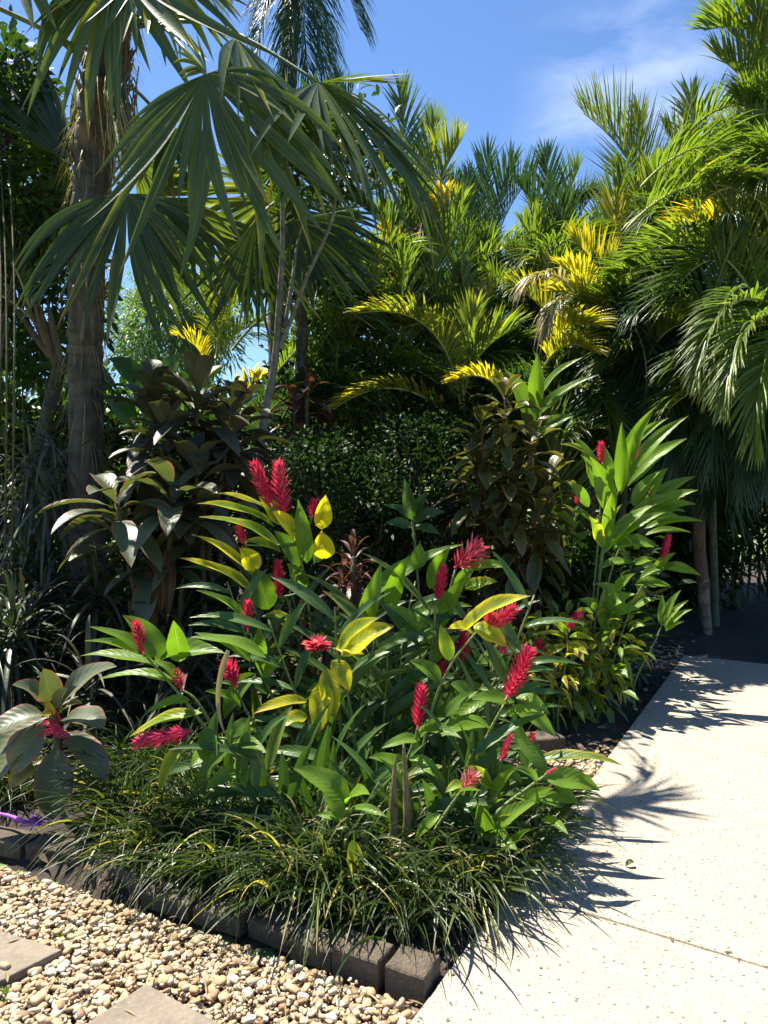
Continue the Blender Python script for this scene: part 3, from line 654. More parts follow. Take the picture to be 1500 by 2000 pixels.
# low palm with brown fibrous leaf sheaths behind the trunk
lb = A([-3.35, 6.3, -.05])
lp = thing('feather_palm', 'leaning palm with rusty brown fibrous leaf sheaths behind the fan palm trunk', 'palm tree', lb)
m = MB(); m.tube(smooth_curve([lb, at(95, 800, 6.2), at(120, 700, 6.0)], 14), np.linspace(.06, .05, 14), 12, bumps=.1); m.build('trunk', M_trunk, lp)
m = MB()
for i in range(6):
    a0 = at(125 + 8 * R.randn(), 720 + 10 * R.randn(), 5.9); e = at(20 + i * 14, 570 + 22 * R.rand(), 5.8 + .1 * R.randn())
    m.blades(a0, (a0 + e) / 2 + A([0, -.05, .02]), e, A([.4, -1, .3]), .05, S=8, C=5, prof='lance', fold=-.6, tint=R.rand())
m.build('leaf_sheaths', M_fibre, lp)
for (tx, ty, dd) in ((-120, 330, 6.4), (-60, 420, 5.4), (40, 420, 6.8), (-160, 560, 5.8)):
    frond(lp, at(60, 620, 5.9), at(tx, ty, dd), .15, .45, .035, 34, tint=.4, droop=.3, mats=[M_blue, M_rach])

# feather palm above, its fronds hanging at the top of the picture
tp = thing('feather_palm', 'tall palm with dark narrow-leaved fronds hanging at the top edge left of the open sky', 'palm tree', A([-1.2, 8.6, -.05]))
m, P, r_ = trunk_mesh([A([-1.2, 8.6, -.05]), at(545, 500, 8.6), at(560, 200, 8.6), at(575, -90, 8.6)], [.13, .11, .10, .09]); m.build('trunk', M_trunk, tp)
tc_ = at(575, -90, 8.5)
for (tx, ty, dd, ar, L_) in ((560, 190, 8.1, .12, .34), (640, 220, 8.2, .25, .4), (705, 60, 8.6, .35, .4), (500, 120, 8.0, .2, .3), (610, 260, 8.4, .15, .34), (470, -20, 8.6, .3, .4), (660, 300, 8.9, .2, .34)):
    frond(tp, tc_, at(tx, ty, dd), ar, L_, .026, 54, tint=.3, droop=.55, mats=[M_blue, M_rach], sag=(0, -.2, 1))
for (bx, by, tx, ty) in ((640, 330, 660, 150), (655, 330, 690, 175)):
    frond(tp, at(bx, by, 8.6), at(tx, ty, 8.5), .1, .3, .025, 26, tint=.35, droop=.1, mats=[M_blue, M_rach])

# ------------------------------------------------------------------ slender grey tree
sb_ = A([-.92, 5.6, -.05])
st_ = thing('slender_tree', 'slender grey-barked tree forking into bare stems right of the fan palm', 'tree', sb_)
m = MB()
m.tube(smooth_curve([sb_, at(508, 900, 5.6), at(535, 720, 5.6), at(545, 600, 5.6), at(552, 470, 5.6), at(550, 330, 5.6)], 30), np.linspace(.036, .014, 30), 9, bumps=.08)
m.build('trunk', M_bark, st_)
m = MB()
m.tube(smooth_curve([at(547, 680, 5.6), at(570, 620, 5.55), at(600, 540, 5.5), at(645, 440, 5.5), at(662, 350, 5.5), at(690, 280, 5.5)], 24), np.linspace(.018, .008, 24), 7, bumps=.06)
m.tube(smooth_curve([at(556, 640, 5.6), at(572, 540, 5.65), at(580, 480, 5.7), at(600, 400, 5.7)], 18), np.linspace(.016, .007, 18), 7, bumps=.06)
m.build('limb', M_bark, st_)
m = MB()
for c_, n_ in (((690, 290, 5.6), 260), ((600, 330, 5.7), 260), ((540, 310, 5.7), 200), ((640, 260, 5.8), 260)):
    cloud(m, at(*c_), (.34, .3, .26), n_, .10, .04, 26, prof='lance', tint=(.2, .9), yel=.2)
m.build('crown', M_shrub, st_)

# ------------------------------------------------------------------ cane palms: the tall screen at the back
def palm(name, label, base, stems, group='cane palms forming the screen at the back', cm=M_cane):
    t = thing(name, label, 'palm', base, group)
    for (x, y, d, r) in stems:
        top = at(x, y, d); b0 = A([top[0] * .97 + .12 * R.randn(), d + .12 * R.randn(), -.05])
        m = MB(); m.tube(smooth_curve([b0, (b0 + top) / 2 + A([.04 * R.randn(), .03 * R.randn(), 0]), top], 12), np.linspace(r, r * .7, 12), 9); m.build('stem', M_canep, t)
    return t
M_canep = stemmat('palm cane', (.04, .05, .025), (.11, .115, .06), 16, .7)
def fr(t, bx, by, tx, ty, d0, d1, ll=.42, yel=0., tint=.5, arch=.12, n=34, **k):
    B, T_ = at(bx, by, d0), at(tx, ty, d1)
    return frond(t, B, T_, arch, ll, k.pop('lw', .036), n, yel, tint, **k)
def filler(t, cx, cd, zs, nf, ln=1.9, mats=None, yel=.1, tint=.4, droop=.3, ll=.42, toc=.3, lo=15, hi=75):
    for i in range(nf):
        z = zs[0] + (zs[1] - zs[0]) * R.rand(); az = R.rand() * 6.28; el = rad(lo + (hi - lo) * R.rand())
        b = A([cx + .12 * R.randn(), cd + .12 * R.randn(), z]); D = A([math.cos(az) * math.cos(el), math.sin(az) * math.cos(el) , math.sin(el)])
        l = ln * (.75 + .5 * R.rand()); e = b + D * l - UP * l * .12
        frond(t, b, e, .12 + .08 * R.rand(), ll * (.8 + .4 * R.rand()), .034, 32, yel * (R.rand() < .4) * R.rand() * 1.2, np.clip(tint + .2 * R.randn(), 0, 1), droop * (.5 + R.rand()), mats=mats)
BL = [M_blue, M_rach]; AR = [M_areca, M_rach]

p1 = palm('cane_palm', 'cane palm with feathery yellow-green tips just right of the big silvery fan leaves', gnd(790, 1100) * 0 + A([.35, 8.0, -.05]), [(800, 520, 8, .035), (840, 540, 8.1, .035), (770, 560, 7.9, .03)])
for a in ((800, 430, 782, 175, 8, 7.9, .42, .05, .45), (820, 460, 850, 235, 8, 7.8, .4, .15, .6), (845, 480, 895, 275, 7.9, 7.6, .42, .35, .8), (850, 540, 868, 380, 7.7, 7.4, .3, .85, .9), (800, 500, 740, 300, 7.9, 7.9, .4, .1, .4),
          (840, 560, 905, 400, 7.8, 7.4, .35, .25, .8), (800, 540, 700, 400, 7.9, 7.6, .35, .1, .3), (780, 600, 745, 455, 7.3, 7.1, .25, .8, .8), (770, 620, 715, 500, 7.3, 7.0, .22, .6, .7)):
    fr(p1, *a, droop=.12)
fr(p1, 835, 420, 800, 560, 7.2, 7.0, .3, 0, .3, arch=.1, mats=[M_fibre, M_fibre], droop=.8, n=20)
filler(p1, .35, 8.0, (1.2, 2.6), 8, 1.5, BL, .1, .3)
p2 = palm('cane_palm', 'dark blue-green cane palm below the lowest dip of the sky', A([1.15, 9.0, -.05]), [(930, 560, 9, .04), (960, 580, 9, .04), (910, 600, 8.8, .035)])
for a in ((935, 600, 955, 300, 9, 8.9, .5, 0, .4), (925, 580, 915, 350, 9, 9.1, .5, 0, .3), (950, 560, 1000, 320, 9, 8.8, .5, .1, .6), (960, 570, 1050, 330, 9, 8.8, .5, .1, .5), (920, 600, 880, 360, 9, 8.7, .45, .0, .35), (960, 600, 1080, 480, 8.7, 8.3, .45, 0, .3), (900, 600, 850, 460, 8.6, 8.3, .4, .05, .4)):
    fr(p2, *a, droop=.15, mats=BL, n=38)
filler(p2, 1.15, 9.0, (1.5, 3.0), 10, 1.7, BL, 0, .3)
p3 = palm('cane_palm', 'grey-green cane palm with steep upright fronds in the middle of the skyline', A([1.95, 8.8, -.05]), [(1070, 560, 8.8, .04), (1100, 600, 8.7, .04)])
for a in ((1090, 600, 1065, 305, 8.8, 8.8, .5, .05, .6), (1100, 560, 1130, 330, 8.9, 9.0, .5, .05, .7), (1110, 560, 1160, 380, 8.6, 8.6, .45, .1, .6), (1080, 560, 1020, 370, 8.5, 8.2, .45, .0, .3), (1090, 600, 1100, 400, 8.3, 8.0, .4, .15, .5), (1060, 620, 1000, 500, 8.2, 7.8, .35, .3, .6)):
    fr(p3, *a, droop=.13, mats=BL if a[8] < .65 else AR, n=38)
filler(p3, 1.95, 8.8, (1.5, 2.9), 9, 1.6, BL, .1, .35)
p4 = palm('cane_palm', 'bright yellow-green cane palm with big upright combs of leaflets right of centre', A([2.5, 7.8, -.05]), [(1215, 600, 7.8, .045), (1250, 620, 7.8, .045), (1190, 640, 7.7, .04)])
for a in ((1275, 470, 1140, 222, 7.8, 7.8, .55, .28, .75, .12), (1240, 500, 1255, 230, 7.9, 7.9, .5, .35, .8, .1), (1215, 640, 1195, 400, 7.3, 7.2, .42, .6, .9, .1), (1215, 640, 1250, 380, 7.4, 7.3, .34, .6, .8, .06),
          (1215, 640, 1120, 470, 7.3, 7.0, .32, .6, .8, .1), (1230, 560, 1420, 290, 7.6, 7.4, .62, .3, .6, .10), (1260, 560, 1330, 330, 7.7, 7.7, .5, .15, .6, .1)):
    fr(p4, *a, droop=.08, n=40, mats=AR)
filler(p4, 2.5, 7.8, (1.3, 2.5), 9, 1.6, AR, .15, .35)
p5 = palm('cane_palm', 'cane palm with long arching green fronds on the right, a yellow-tipped comb above', A([3.15, 7.2, -.05]), [(1380, 560, 7.9, .045)])
for a in ((1500, 520, 1335, 440, 6.8, 6.5, .36, .8, .9, .2), (1380, 480, 1350, 185, 7.6, 7.7, .5, .0, .5, .1), (1400, 480, 1300, 260, 7.5, 7.5, .45, .05, .5, .1), (1390, 500, 1440, 250, 7.4, 7.3, .45, .15, .7, .1), (1490, 620, 1240, 505, 6.4, 6.0, .4, .22, .7, .25),
          (1500, 560, 1300, 600, 6.6, 6.1, .4, .05, .35, .25), (1420, 560, 1550, 420, 6.6, 6.4, .45, .2, .6, .2), (1380, 600, 1180, 560, 7, 6.6, .38, .05, .3, .22)):
    fr(p5, *a, droop=.16, n=42, mats=AR)
filler(p5, 3.15, 7.2, (1.6, 2.9), 10, 1.7, AR, .12, .35)
p6 = palm('cane_palm', 'tallest cane palm rising out of the top right corner', A([3.9, 7.0, -.05]), [(1620, 300, 7.0, .05), (1660, 260, 7.1, .05)])
for a in ((1540, 330, 1395, 30, 7, 6.8, .5, .2, .6, .12), (1560, 200, 1375, 60, 7, 6.7, .4, .1, .5, .25), (1520, 330, 1400, 110, 6.9, 6.7, .4, .2, .6, .15), (1500, 420, 1480, 90, 7, 6.9, .45, .3, .6, .08), (1540, 360, 1450, 200, 6.8, 6.5, .4, .1, .5, .2), (1520, 480, 1420, 260, 6.7, 6.5, .4, .2, .6, .15), (1500, 460, 1490, 240, 6.6, 6.4, .4, .1, .6, .1),
          (1580, 160, 1420, -40, 7, 6.9, .45, .2, .6, .15), (1560, 300, 1460, 10, 7, 6.7, .45, .25, .6, .15), (1590, 420, 1440, 350, 6.5, 6.1, .4, .05, .6, .3)):
    fr(p6, *a, droop=.14, n=40, mats=AR)
filler(p6, 3.9, 7.0, (2.0, 4.2), 12, 1.6, AR, .1, .45)
p7 = palm('cane_palm', 'shaded palm hanging dark fronds with sunlit leaflet tips over the path at the right edge', A([3.05, 7.35, -.05]), [])
m = MB(); m.tube(smooth_curve([at(1374, 1150, 7.35), at(1365, 1000, 7.35), at(1400, 700, 7.3)], 20), [.062] * 20, 10, bumps=.1); m.build('stem', M_fibre, p7)
m = MB(); m.tube(smooth_curve([gnd(1382, 1238, -.03), at(1376, 1190, 7.35), at(1373, 1130, 7.35)], 12), np.linspace(.046, .06, 12), 12, bumps=.12); m.build('stem_base', stemmat('pale palm stem', (.10, .075, .055), (.30, .24, .18), 5, .8, .9, 1), p7)
for i in range(46):
    x = 1230 + 300 * R.rand(); y = 780 + 230 * R.rand() ** 1.3; d_ = 6.6 + 1.0 * R.rand()
    fr(p7, x + 90 * R.randn(), y - 150 - 120 * R.rand(), x, y, d_ + .2, d_ - .2, .36, 0, .12 + .2 * R.rand(), arch=.18, n=24, droop=.35, mats=BL)
for a in ((1455, 560, 1385, 770, 5.9, 5.4, .24, .0, .5, .22), (1520, 600, 1365, 745, 5.8, 5.3, .24, .05, .6, .25), (1540, 620, 1420, 800, 5.6, 5.1, .24, .05, .7, .25), (1560, 640, 1480, 880, 5.5, 5.1, .24, .05, .6, .25), (1400, 640, 1200, 700, 6.9, 6.4, .4, .0, .15, .22),
          (1400, 680, 1260, 830, 7, 6.5, .4, 0, .1, .25), (1400, 700, 1560, 900, 6.8, 6.0, .4, 0, .1, .25), (1400, 660, 1330, 900, 7, 6.6, .4, 0, .1, .25), (1380, 600, 1250, 620, 6.8, 6.5, .4, .02, .25, .2), (1420, 700, 1480, 930, 7.2, 6.8, .4, 0, .1, .2)):
    fr(p7, *a, droop=.28, n=38, mats=BL if a[8] < .4 else AR)
filler(p7, 3.05, 7.35, (1.9, 3.0), 14, 1.8, BL, 0, .12, .5, lo=-5, hi=40)
p8 = palm('cane_palm', 'low cane palm with bright arching fronds in front of the dark gap at the centre', A([1.05, 6.9, -.05]), [(880, 800, 6.9, .03), (905, 790, 6.9, .03)], )
for a in ((900, 800, 698, 612, 6.7, 6.1, .26, .42, .9, .28), (905, 790, 930, 610, 6.7, 6.6, .38, .3, .9, .15), (905, 800, 1010, 640, 6.8, 6.6, .36, .2, .8, .18), (890, 830, 650, 800, 6.6, 6.0, .22, .55, .9, .2), (1000, 800, 880, 748, 6.5, 6.1, .18, .85, .9, .22), (880, 780, 830, 560, 7.1, 7.1, .34, .05, .5, .2), (920, 760, 900, 520, 7.3, 7.3, .34, .3, .5, .1), (930, 760, 960, 560, 7.2, 7.2, .3, .5, .6, .12)):
    fr(p8, *a, droop=.2, n=34, mats=AR)
filler(p8, 1.05, 7.2, (.9, 1.7), 8, 1.2, BL, 0, .15)
p9 = palm('cane_palm', 'cane palm with orange-yellow withering fronds between the bright and the dark palms', A([1.75, 7.2, -.05]), [(1090, 700, 7.2, .035), (1120, 680, 7.3, .035), (1060, 720, 7.2, .03)])
for a in ((1170, 640, 1095, 520, 6.9, 6.6, .26, .75, .9, .18), (1180, 660, 1080, 570, 6.8, 6.5, .26, .6, .9, .2), (1070, 690, 1170, 640, 6.8, 6.3, .26, .55, .9, .22), (1060, 720, 1160, 690, 6.8, 6.2, .24, .6, .9, .2), (1100, 700, 1000, 560, 7.2, 7.1, .32, .5, .8, .15), (1090, 700, 1060, 500, 7.4, 7.4, .34, .3, .7, .1), (1110, 700, 1200, 560, 7.1, 6.8, .34, .3, .7, .15), (1120, 740, 1240, 720, 7.1, 6.7, .34, .05, .3, .22), (1100, 760, 1190, 860, 6.9, 6.5, .3, 0, .4, .3)):
    fr(p9, *a, droop=.24, n=32, mats=AR)
fr(p9, 1120, 570, 1030, 560, 6.4, 6.2, .22, 0, .9, arch=.25, mats=[M_dead, M_rach], droop=.8, n=16)
fr(p9, 1120, 580, 1075, 640, 6.4, 6.2, .2, 0, .9, arch=.2, mats=[M_dead, M_rach], droop=.9, n=12)
filler(p9, 1.75, 7.4, (1.0, 2.0), 10, 1.3, AR, .2, .25)
p10 = palm('cane_palm', 'dark cane palm in the shade behind the slender grey tree', A([-.35, 7.8, -.05]), [(660, 560, 7.8, .035), (690, 600, 7.8, .035)])
for a in ((690, 620, 640, 560, 7.4, 7.1, .3, .05, .5, .2), (700, 700, 600, 640, 7.4, 7.1, .3, .1, .6, .2), (700, 640, 760, 600, 7.3, 6.9, .34, .1, .5, .25), (700, 650, 730, 480, 7.6, 7.6, .3, .1, .5, .1), (690, 640, 650, 480, 7.6, 7.6, .3, .0, .4, .1)):
    fr(p10, *a, droop=.2, mats=BL)
filler(p10, -.35, 7.8, (1.0, 2.6), 12, 1.4, BL, .0, .25)

# more fronds of the same palms, so that the screen is as closed as in the photograph
SKX = [640, 700, 780, 850, 900, 1000, 1100, 1135, 1250, 1320, 1400, 1500, 1560]; SKY_ = [560, 420, 260, 310, 370, 370, 375, 290, 280, 270, 260, 160, 100]
PALMS = [(p10, 660, 7.6, BL), (p1, 790, 7.8, AR), (p2, 930, 8.8, BL), (p3, 1070, 8.6, BL), (p4, 1215, 7.8, AR), (p5, 1340, 7.3, AR), (p6, 1490, 7.0, AR)]
for i in range(150):
    x = 650 + 880 * (i + R.rand()) / 150 + 25 * R.randn(); top = np.interp(x, SKX, SKY_)
    y = top + 45 + (760 - top) * R.rand() ** 1.25
    t_, px0, dd, ms = min(PALMS, key=lambda q: abs(q[1] - x + 60 * R.randn()))
    h = (y - top) / 500.
    side_ = (1 if x > px0 else -1) * (60 + 130 * R.rand()) if R.rand() < .8 else 60 * R.randn()
    d1 = dd - .9 * R.rand() - .7 * h; hi = R.rand() > h * 1.1
    lift = 230 + 130 * R.rand() if hi else 30 + 90 * R.rand()
    side_ = side_ * (.6 if hi else 1.5)
    lit = R.rand() < .5  # lit fronds: sunlight put into the leaf colour, lighter and yellower
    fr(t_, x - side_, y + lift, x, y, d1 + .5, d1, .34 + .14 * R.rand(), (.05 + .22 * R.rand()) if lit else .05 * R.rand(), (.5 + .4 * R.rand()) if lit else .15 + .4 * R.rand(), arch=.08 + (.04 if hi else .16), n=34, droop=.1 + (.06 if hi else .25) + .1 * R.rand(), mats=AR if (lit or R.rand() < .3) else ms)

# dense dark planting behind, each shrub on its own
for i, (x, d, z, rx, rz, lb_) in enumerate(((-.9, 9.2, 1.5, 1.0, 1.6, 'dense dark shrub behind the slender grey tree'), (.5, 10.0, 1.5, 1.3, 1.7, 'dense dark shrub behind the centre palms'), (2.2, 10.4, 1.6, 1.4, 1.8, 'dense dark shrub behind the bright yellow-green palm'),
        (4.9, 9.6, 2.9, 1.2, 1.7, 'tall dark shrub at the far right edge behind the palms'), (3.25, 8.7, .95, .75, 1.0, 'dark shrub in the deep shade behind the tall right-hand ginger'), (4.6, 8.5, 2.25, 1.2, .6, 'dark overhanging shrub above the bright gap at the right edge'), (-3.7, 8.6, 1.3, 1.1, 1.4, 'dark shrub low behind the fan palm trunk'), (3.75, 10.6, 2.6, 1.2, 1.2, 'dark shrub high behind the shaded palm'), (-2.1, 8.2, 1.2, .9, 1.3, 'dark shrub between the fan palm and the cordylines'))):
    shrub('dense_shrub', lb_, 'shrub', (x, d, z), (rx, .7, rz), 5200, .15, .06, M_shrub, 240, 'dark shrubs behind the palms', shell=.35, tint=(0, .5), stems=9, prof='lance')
# screen of thin plants at the far right through which the lawn shows
rs = thing('lattice_shrub', 'thin-stemmed shrub at the right edge with the bright lawn showing through it', 'shrub', A([4.2, 9.4, -.05]))
m = MB(); cloud(m, A([4.4, 9.3, .85]), (1.3, .35, .8), 2600, .11, .03, 160, prof='lance', tint=(0, .4), shell=.2); m.build('foliage', M_shrub, rs)
m = MB()
for i in range(16):
    x = 3.3 + 1.9 * R.rand(); m.tube([[x, 9.4, -.05], [x + .1 * R.randn(), 9.3, .9], [x + .2 * R.randn(), 9.3, 2.1]], [.018, .014, .01], 6)
m.build('stems', M_twig, rs)

# trees far behind
bt = thing('feathery_tree', 'pale green feathery tree in the sun, seen under the fan palm leaves', 'tree', A([-4.4, 15.5, -.05]))
m = MB(); m.tube(smooth_curve([A([-4.4, 15.5, -.05]), A([-4.3, 15.4, 2.2]), A([-4.2, 15.4, 4.2])], 12), np.linspace(.16, .06, 12), 10); m.build('trunk', M_bark, bt)
m = MB(); cloud(m, at(330, 650, 15.4), (1.3, 1.1, 1.1), 7000, .2, .035, 150, prof='lance', tint=(.2, 1), droop=.5, shell=.5); cloud(m, at(395, 610, 15.2), (.45, .6, .5), 1200, .2, .035, 40, prof='lance', tint=(.2, 1), droop=.5); m.build('crown', M_pale, bt)
ys = palm('cane_palm', 'distant cane palm with bright yellow fronds between the fan palm and the slender tree', A([-2.6, 11.0, -.05]), [(400, 720, 11, .05)], 'cane palms forming the screen at the back')
for a in ((400, 720, 350, 660, 10.5, 10.2, .3, .9, .9, .2), (420, 680, 440, 560, 11, 10.8, .35, .5, .9, .1), (430, 700, 520, 640, 11, 10.6, .4, .3, .9, .2), (430, 700, 480, 580, 11, 10.8, .4, .3, .9, .2), (470, 800, 520, 740, 9.5, 9.2, .3, .8, .9, .2), (420, 700, 395, 590, 11, 10.8, .4, .3, .9, .2)):
    fr(ys, *a, droop=.25, mats=AR, n=28)
for i, (x, y, z, rr, lb_) in enumerate(((-9, 26, 1.3, 3.2, 'sunlit round-crowned tree far behind on the left'), (-2.5, 30, 1.5, 3.6, 'sunlit tree far behind the slender tree'), (11, 26, 1.6, 3.0, 'sunlit tree beyond the lawn on the right'), (5, 32, 1.5, 3.6, 'sunlit tree far behind the centre palms'))):
    shrub('distant_tree', lb_, 'tree', (x, y, z + 1.2), (rr, 2.0, 2.2), 3500, .35, .16, M_lime, 160, 'trees beyond the garden', stems=5, tint=(.2, .9))

# ------------------------------------------------------------------ left edge
shade_t = shrub('added_shade_tree', 'dense dark-leaved tree added at the left edge to shade the bed, partly showing behind the small-leaved tree', 'tree', (-4.5, 7.0, 4.3), (1.35, 1.5, 1.05), 5600, .17, .08, M_shrub, 260, base=A([-4.9, 7.2, -.05]), tint=(0, .5), shell=.3, stems=12)  # tree added to cast shade over the plants on the left
le = shrub('small_leaved_tree', 'small-leaved tree at the left edge, its dark foliage against the sky', 'tree', at(0, 290, 5.6), (.42, .5, .72), 2600, .085, .045, M_shrub, 130, base=A([-3.1, 5.7, -.05]), tint=(.1, .8))
m = MB()
for x0, x1 in ((6, 12), (-10, 2), (20, 28)): m.tube(smooth_curve([gnd(x0, 1330), at(x0 + 6, 900, 4.4), at(x1, 560, 4.6), at(x1 - 10, 330, 5.2)], 14), np.linspace(.008, .004, 14), 6)
m.build('trunk', M_twig, le)
shrub('garden_shrub', 'leafy shrub with sun spots at the left edge under the fan palm leaves', 'shrub', at(45, 580, 6.6), (.7, .5, .65), 2600, .10, .045, M_shrub, 100, tint=(.2, 1))
shrub('garden_shrub', 'bright green broad-leaved shrub in the gap at the left edge', 'shrub', at(20, 800, 8.5), (.8, .5, .7), 900, .28, .09, M_lime, 60, prof='lance', tint=(.2, .9))
dr = thing('dracaena', 'dracaena with a mop of narrow silvery shining leaves left of the fan palm trunk', 'plant', A([-2.45, 5.4, -.05]))
m = MB()
hs = [at(95, 850, 5.2), at(60, 905, 5.1), at(125, 910, 5.3), at(90, 960, 5.0), at(40, 980, 5.2)]
for h in hs: rosette(m, h, 46, .42, .022, 'strap', (70, -50), droop=.8, S=7, C=3, wave=0, tint=(.0, 1.))
m.build('foliage', M_silver, dr)
m = MB()
for h in hs: m.tube(smooth_curve([A([-2.45, 5.4, -.05]), (A([-2.45, 5.4, -.05]) + h) / 2 + R.randn(3) * .04, h], 8), [.02] * 8, 7)
m.build('stem', M_bark, dr)
for i, (x, y, d, lb_) in enumerate(((60, 1120, 5.0, 'shaded strappy plant below the silvery dracaena'), (170, 1210, 4.5, 'shaded strappy plant at the foot of the fan palm'), (20, 1250, 4.2, 'shaded strappy plant at the left edge above the pink-edged cordyline'), (250, 1290, 4.2, 'shaded strappy plant behind the leftmost ginger leaves'))):
    t = thing('strappy_plant', lb_, 'plant', gnd(x, 1400 - i, 0) * 0 + A([at(x, y, d)[0], d, -.03]), 'shaded strappy plants under the fan palm')
    m = MB()
    for k in range(4): rosette(m, at(x + 55 * R.randn(), y + 35 * R.randn(), d + .2 * R.randn()), 26, .5, .026, 'strap', (80, -40), droop=.7, S=7, C=3, wave=0, tint=(0, .5))
    m.build('foliage', M_cord if i % 2 else M_darkgrass, t)
    o = at(x, y, d); m = MB(); m.tube([[o[0], d, -.03], o], [.02, .012], 6); m.build('stem', M_twig, t)
shrub('ground_shrub', 'low shaded shrub with tiny light spots at the foot of the fan palm', 'shrub', at(130, 1180, 5.0) * A([1, 1, 0]) + A([0, 0, .35]), (.8, .35, .45), 2600, .08, .035, M_shrub, 120, tint=(0, .6))
shrub('ground_shrub', 'low shaded shrub behind the pink-edged cordyline', 'shrub', at(330, 1180, 4.6) * A([1, 1, 0]) + A([0, 0, .5]), (.7, .3, .5), 2200, .09, .035, M_shrub, 120, tint=(0, .5))
bl = thing('broad_leaf_plant', 'plant with wide dark paddle leaves just right of the fan palm trunk', 'plant', A([-1.95, 6.4, -.03]))
m = MB()
for s_ in ((290, 800, 210, 700, 60), (280, 830, 320, 700, 60), (300, 800, 360, 690, 50), (270, 850, 180, 770, 60), (300, 850, 330, 735, 50), (240, 780, 60, 720, 60), (240, 780, 120, 690, 44)): hero(m, s_ + (.05, .3), 6.2, 0, 'broad', .15)
m.build('foliage', M_gingd, bl)
m = MB()
for x in (280, 300, 260): m.tube(smooth_curve([A([-1.95, 6.4, -.03]), at(x, 820, 6.2)], 6), [.015] * 6, 6)
m.build('stem', M_cane, bl)

# ------------------------------------------------------------------ cordylines
def cordyline(name, label, heads, d0, mat, base, n=17, Ln=.40, W=.10, **k):
    t = thing(name, label, 'plant', base)
    for (x, y, dd) in heads:
        h = at(x, y, d0 + dd); b = A(base) + A([.12 * R.randn(), .08 * R.randn(), 0])
        m = MB(); m.tube(smooth_curve([b, (b * .45 + h * .55) + A([.05 * R.randn(), 0, -.1]), h - UP * .02], 10), np.linspace(.022, .014, 10) * k.get('sr', 1.), 8)
        s = m.build('stem', k.get('stem', M_redstem if mat is M_brown else M_twig), t)
        m = MB(); rosette(m, h, n, Ln * (.85 + .3 * R.rand()), W, droop=k.get('droop', .5), tint=k.get('tint', (.2, .8)), yel=k.get('yel', 0.), spread=k.get('spread', .16), el=k.get('el', (78, -35)), prof=k.get('prof', 'broad'))
        m.build('leaf_head', mat, s)
    return t
cordyline('dark_cordyline', 'big dark cordyline with brownish broad leaves in the shade above the red flowers', [(385, 775, 0), (330, 850, -.1), (445, 850, .1), (380, 910, -.25), (300, 790, .2), (460, 800, .3)], 4.7, M_cord, A([-1.2, 4.8, -.03]), 24, .37, .115, spread=.28, el=(74, -15), droop=.48)
cordyline('green_cordyline', 'cordyline with grey-green red-edged leaves right of the fan palm trunk', [(228, 975, 0), (340, 965, .05), (300, 1070, .1), (395, 1010, .2), (250, 1060, .25)], 4.25, M_cordg, A([-1.25, 4.45, -.03]), 14, .36, .125, el=(50, -10), tint=(0, .5), droop=.5)
m = MB()
for x, y in ((318, 1130), (330, 1150), (300, 1190)): m.blades(at(x + 8, y - 60, 4.2), at(x, y, 4.15), at(x - 4, y + 70, 4.15), A([.3, -1, .1]), .055, S=8, C=5, prof='lance', fold=1.1, wave=.3, tint=.6, yel=0)
dl = m.build('dead_leaves', leafmat('withered cordyline leaf', (.05, .022, .012), (.13, .06, .03), rib=.1, trans=.35), bpy.data.objects['green_cordyline'])
pc = thing('pink_edged_cordyline', 'low cordyline with large grey-green pink-edged leaves above the purple cord', 'plant', gnd(118, 1590, -.03))
pb = gnd(118, 1590, -.03)
m = MB(); m.tube(smooth_curve([pb, at(118, 1500, 3.35), at(108, 1400, 3.3), at(104, 1365, 3.3)], 12), [.018] * 12, 8); s = m.build('stem', M_redstem, pc)
m = MB()
for q in ((102, 1388, 24, 1338, 44, 0, .45), (100, 1385, 84, 1306, 46, 0, .8), (112, 1392, 228, 1302, 50, .02, .5), (98, 1395, -16, 1432, 56, 0, .35), (104, 1390, 132, 1345, 26, .1, .5), (96, 1400, -30, 1500, 54, 0, .3), (98, 1410, 28, 1512, 62, .0, .55), (88, 1440, -30, 1540, 56, 0, .4),
          (112, 1440, 104, 1602, 70, .0, .95), (118, 1410, 205, 1420, 60, 0, .5), (116, 1425, 208, 1525, 52, 0, .5), (112, 1400, 160, 1375, 24, .3, .5), (104, 1400, 84, 1376, 24, .75, .5), (92, 1480, 20, 1540, 40, .4, .6)):
    hero(m, q + (-.12 if q[1] != 1306 else .0,), 3.3, 0, 'broad', .16, wave=.16)
m.build('foliage', M_cordg, s)
m = MB(); 
for i in range(22):
    a0 = at(112 + 8 * R.randn(), 1410 + 30 * R.rand(), 3.27); m.blades(a0, a0 + A([.02 * R.randn(), -.02, .02]), a0 + A([.05 * R.randn(), -.03, .03 * R.randn()]), A([0, -1, .3]), .012, S=4, tint=R.rand(), prof='leaflet', fold=.3)
m.build('young_leaves', M_red, s)
cordyline('bronze_cordyline', 'bronze-leaved cordyline with a red stem left of the tall right-hand ginger', [(985, 770, 0), (940, 830, .05), (1035, 850, -.05), (990, 870, -.1), (1010, 930, -.1), (955, 960, .0), (1050, 980, -.1), (1010, 1020, -.1), (930, 900, .1), (1075, 930, .1), (985, 1060, .05), (1050, 1060, .1), (940, 1030, .2)], 5.3, M_brown, A([1.0, 5.45, -.03]), 22, .25, .085, tint=(.0, .95), yel=.25, droop=.4, spread=.34, el=(70, -35), sr=.55)
cordyline('dark_cordyline', 'dark reddish cordyline head behind the slender tree trunk', [(600, 760, 0), (575, 800, .1), (640, 830, .2)], 5.9, M_maroon, A([-.5, 6.0, -.03]), 14, .26, .06, tint=(0, .3), el=(85, -10))
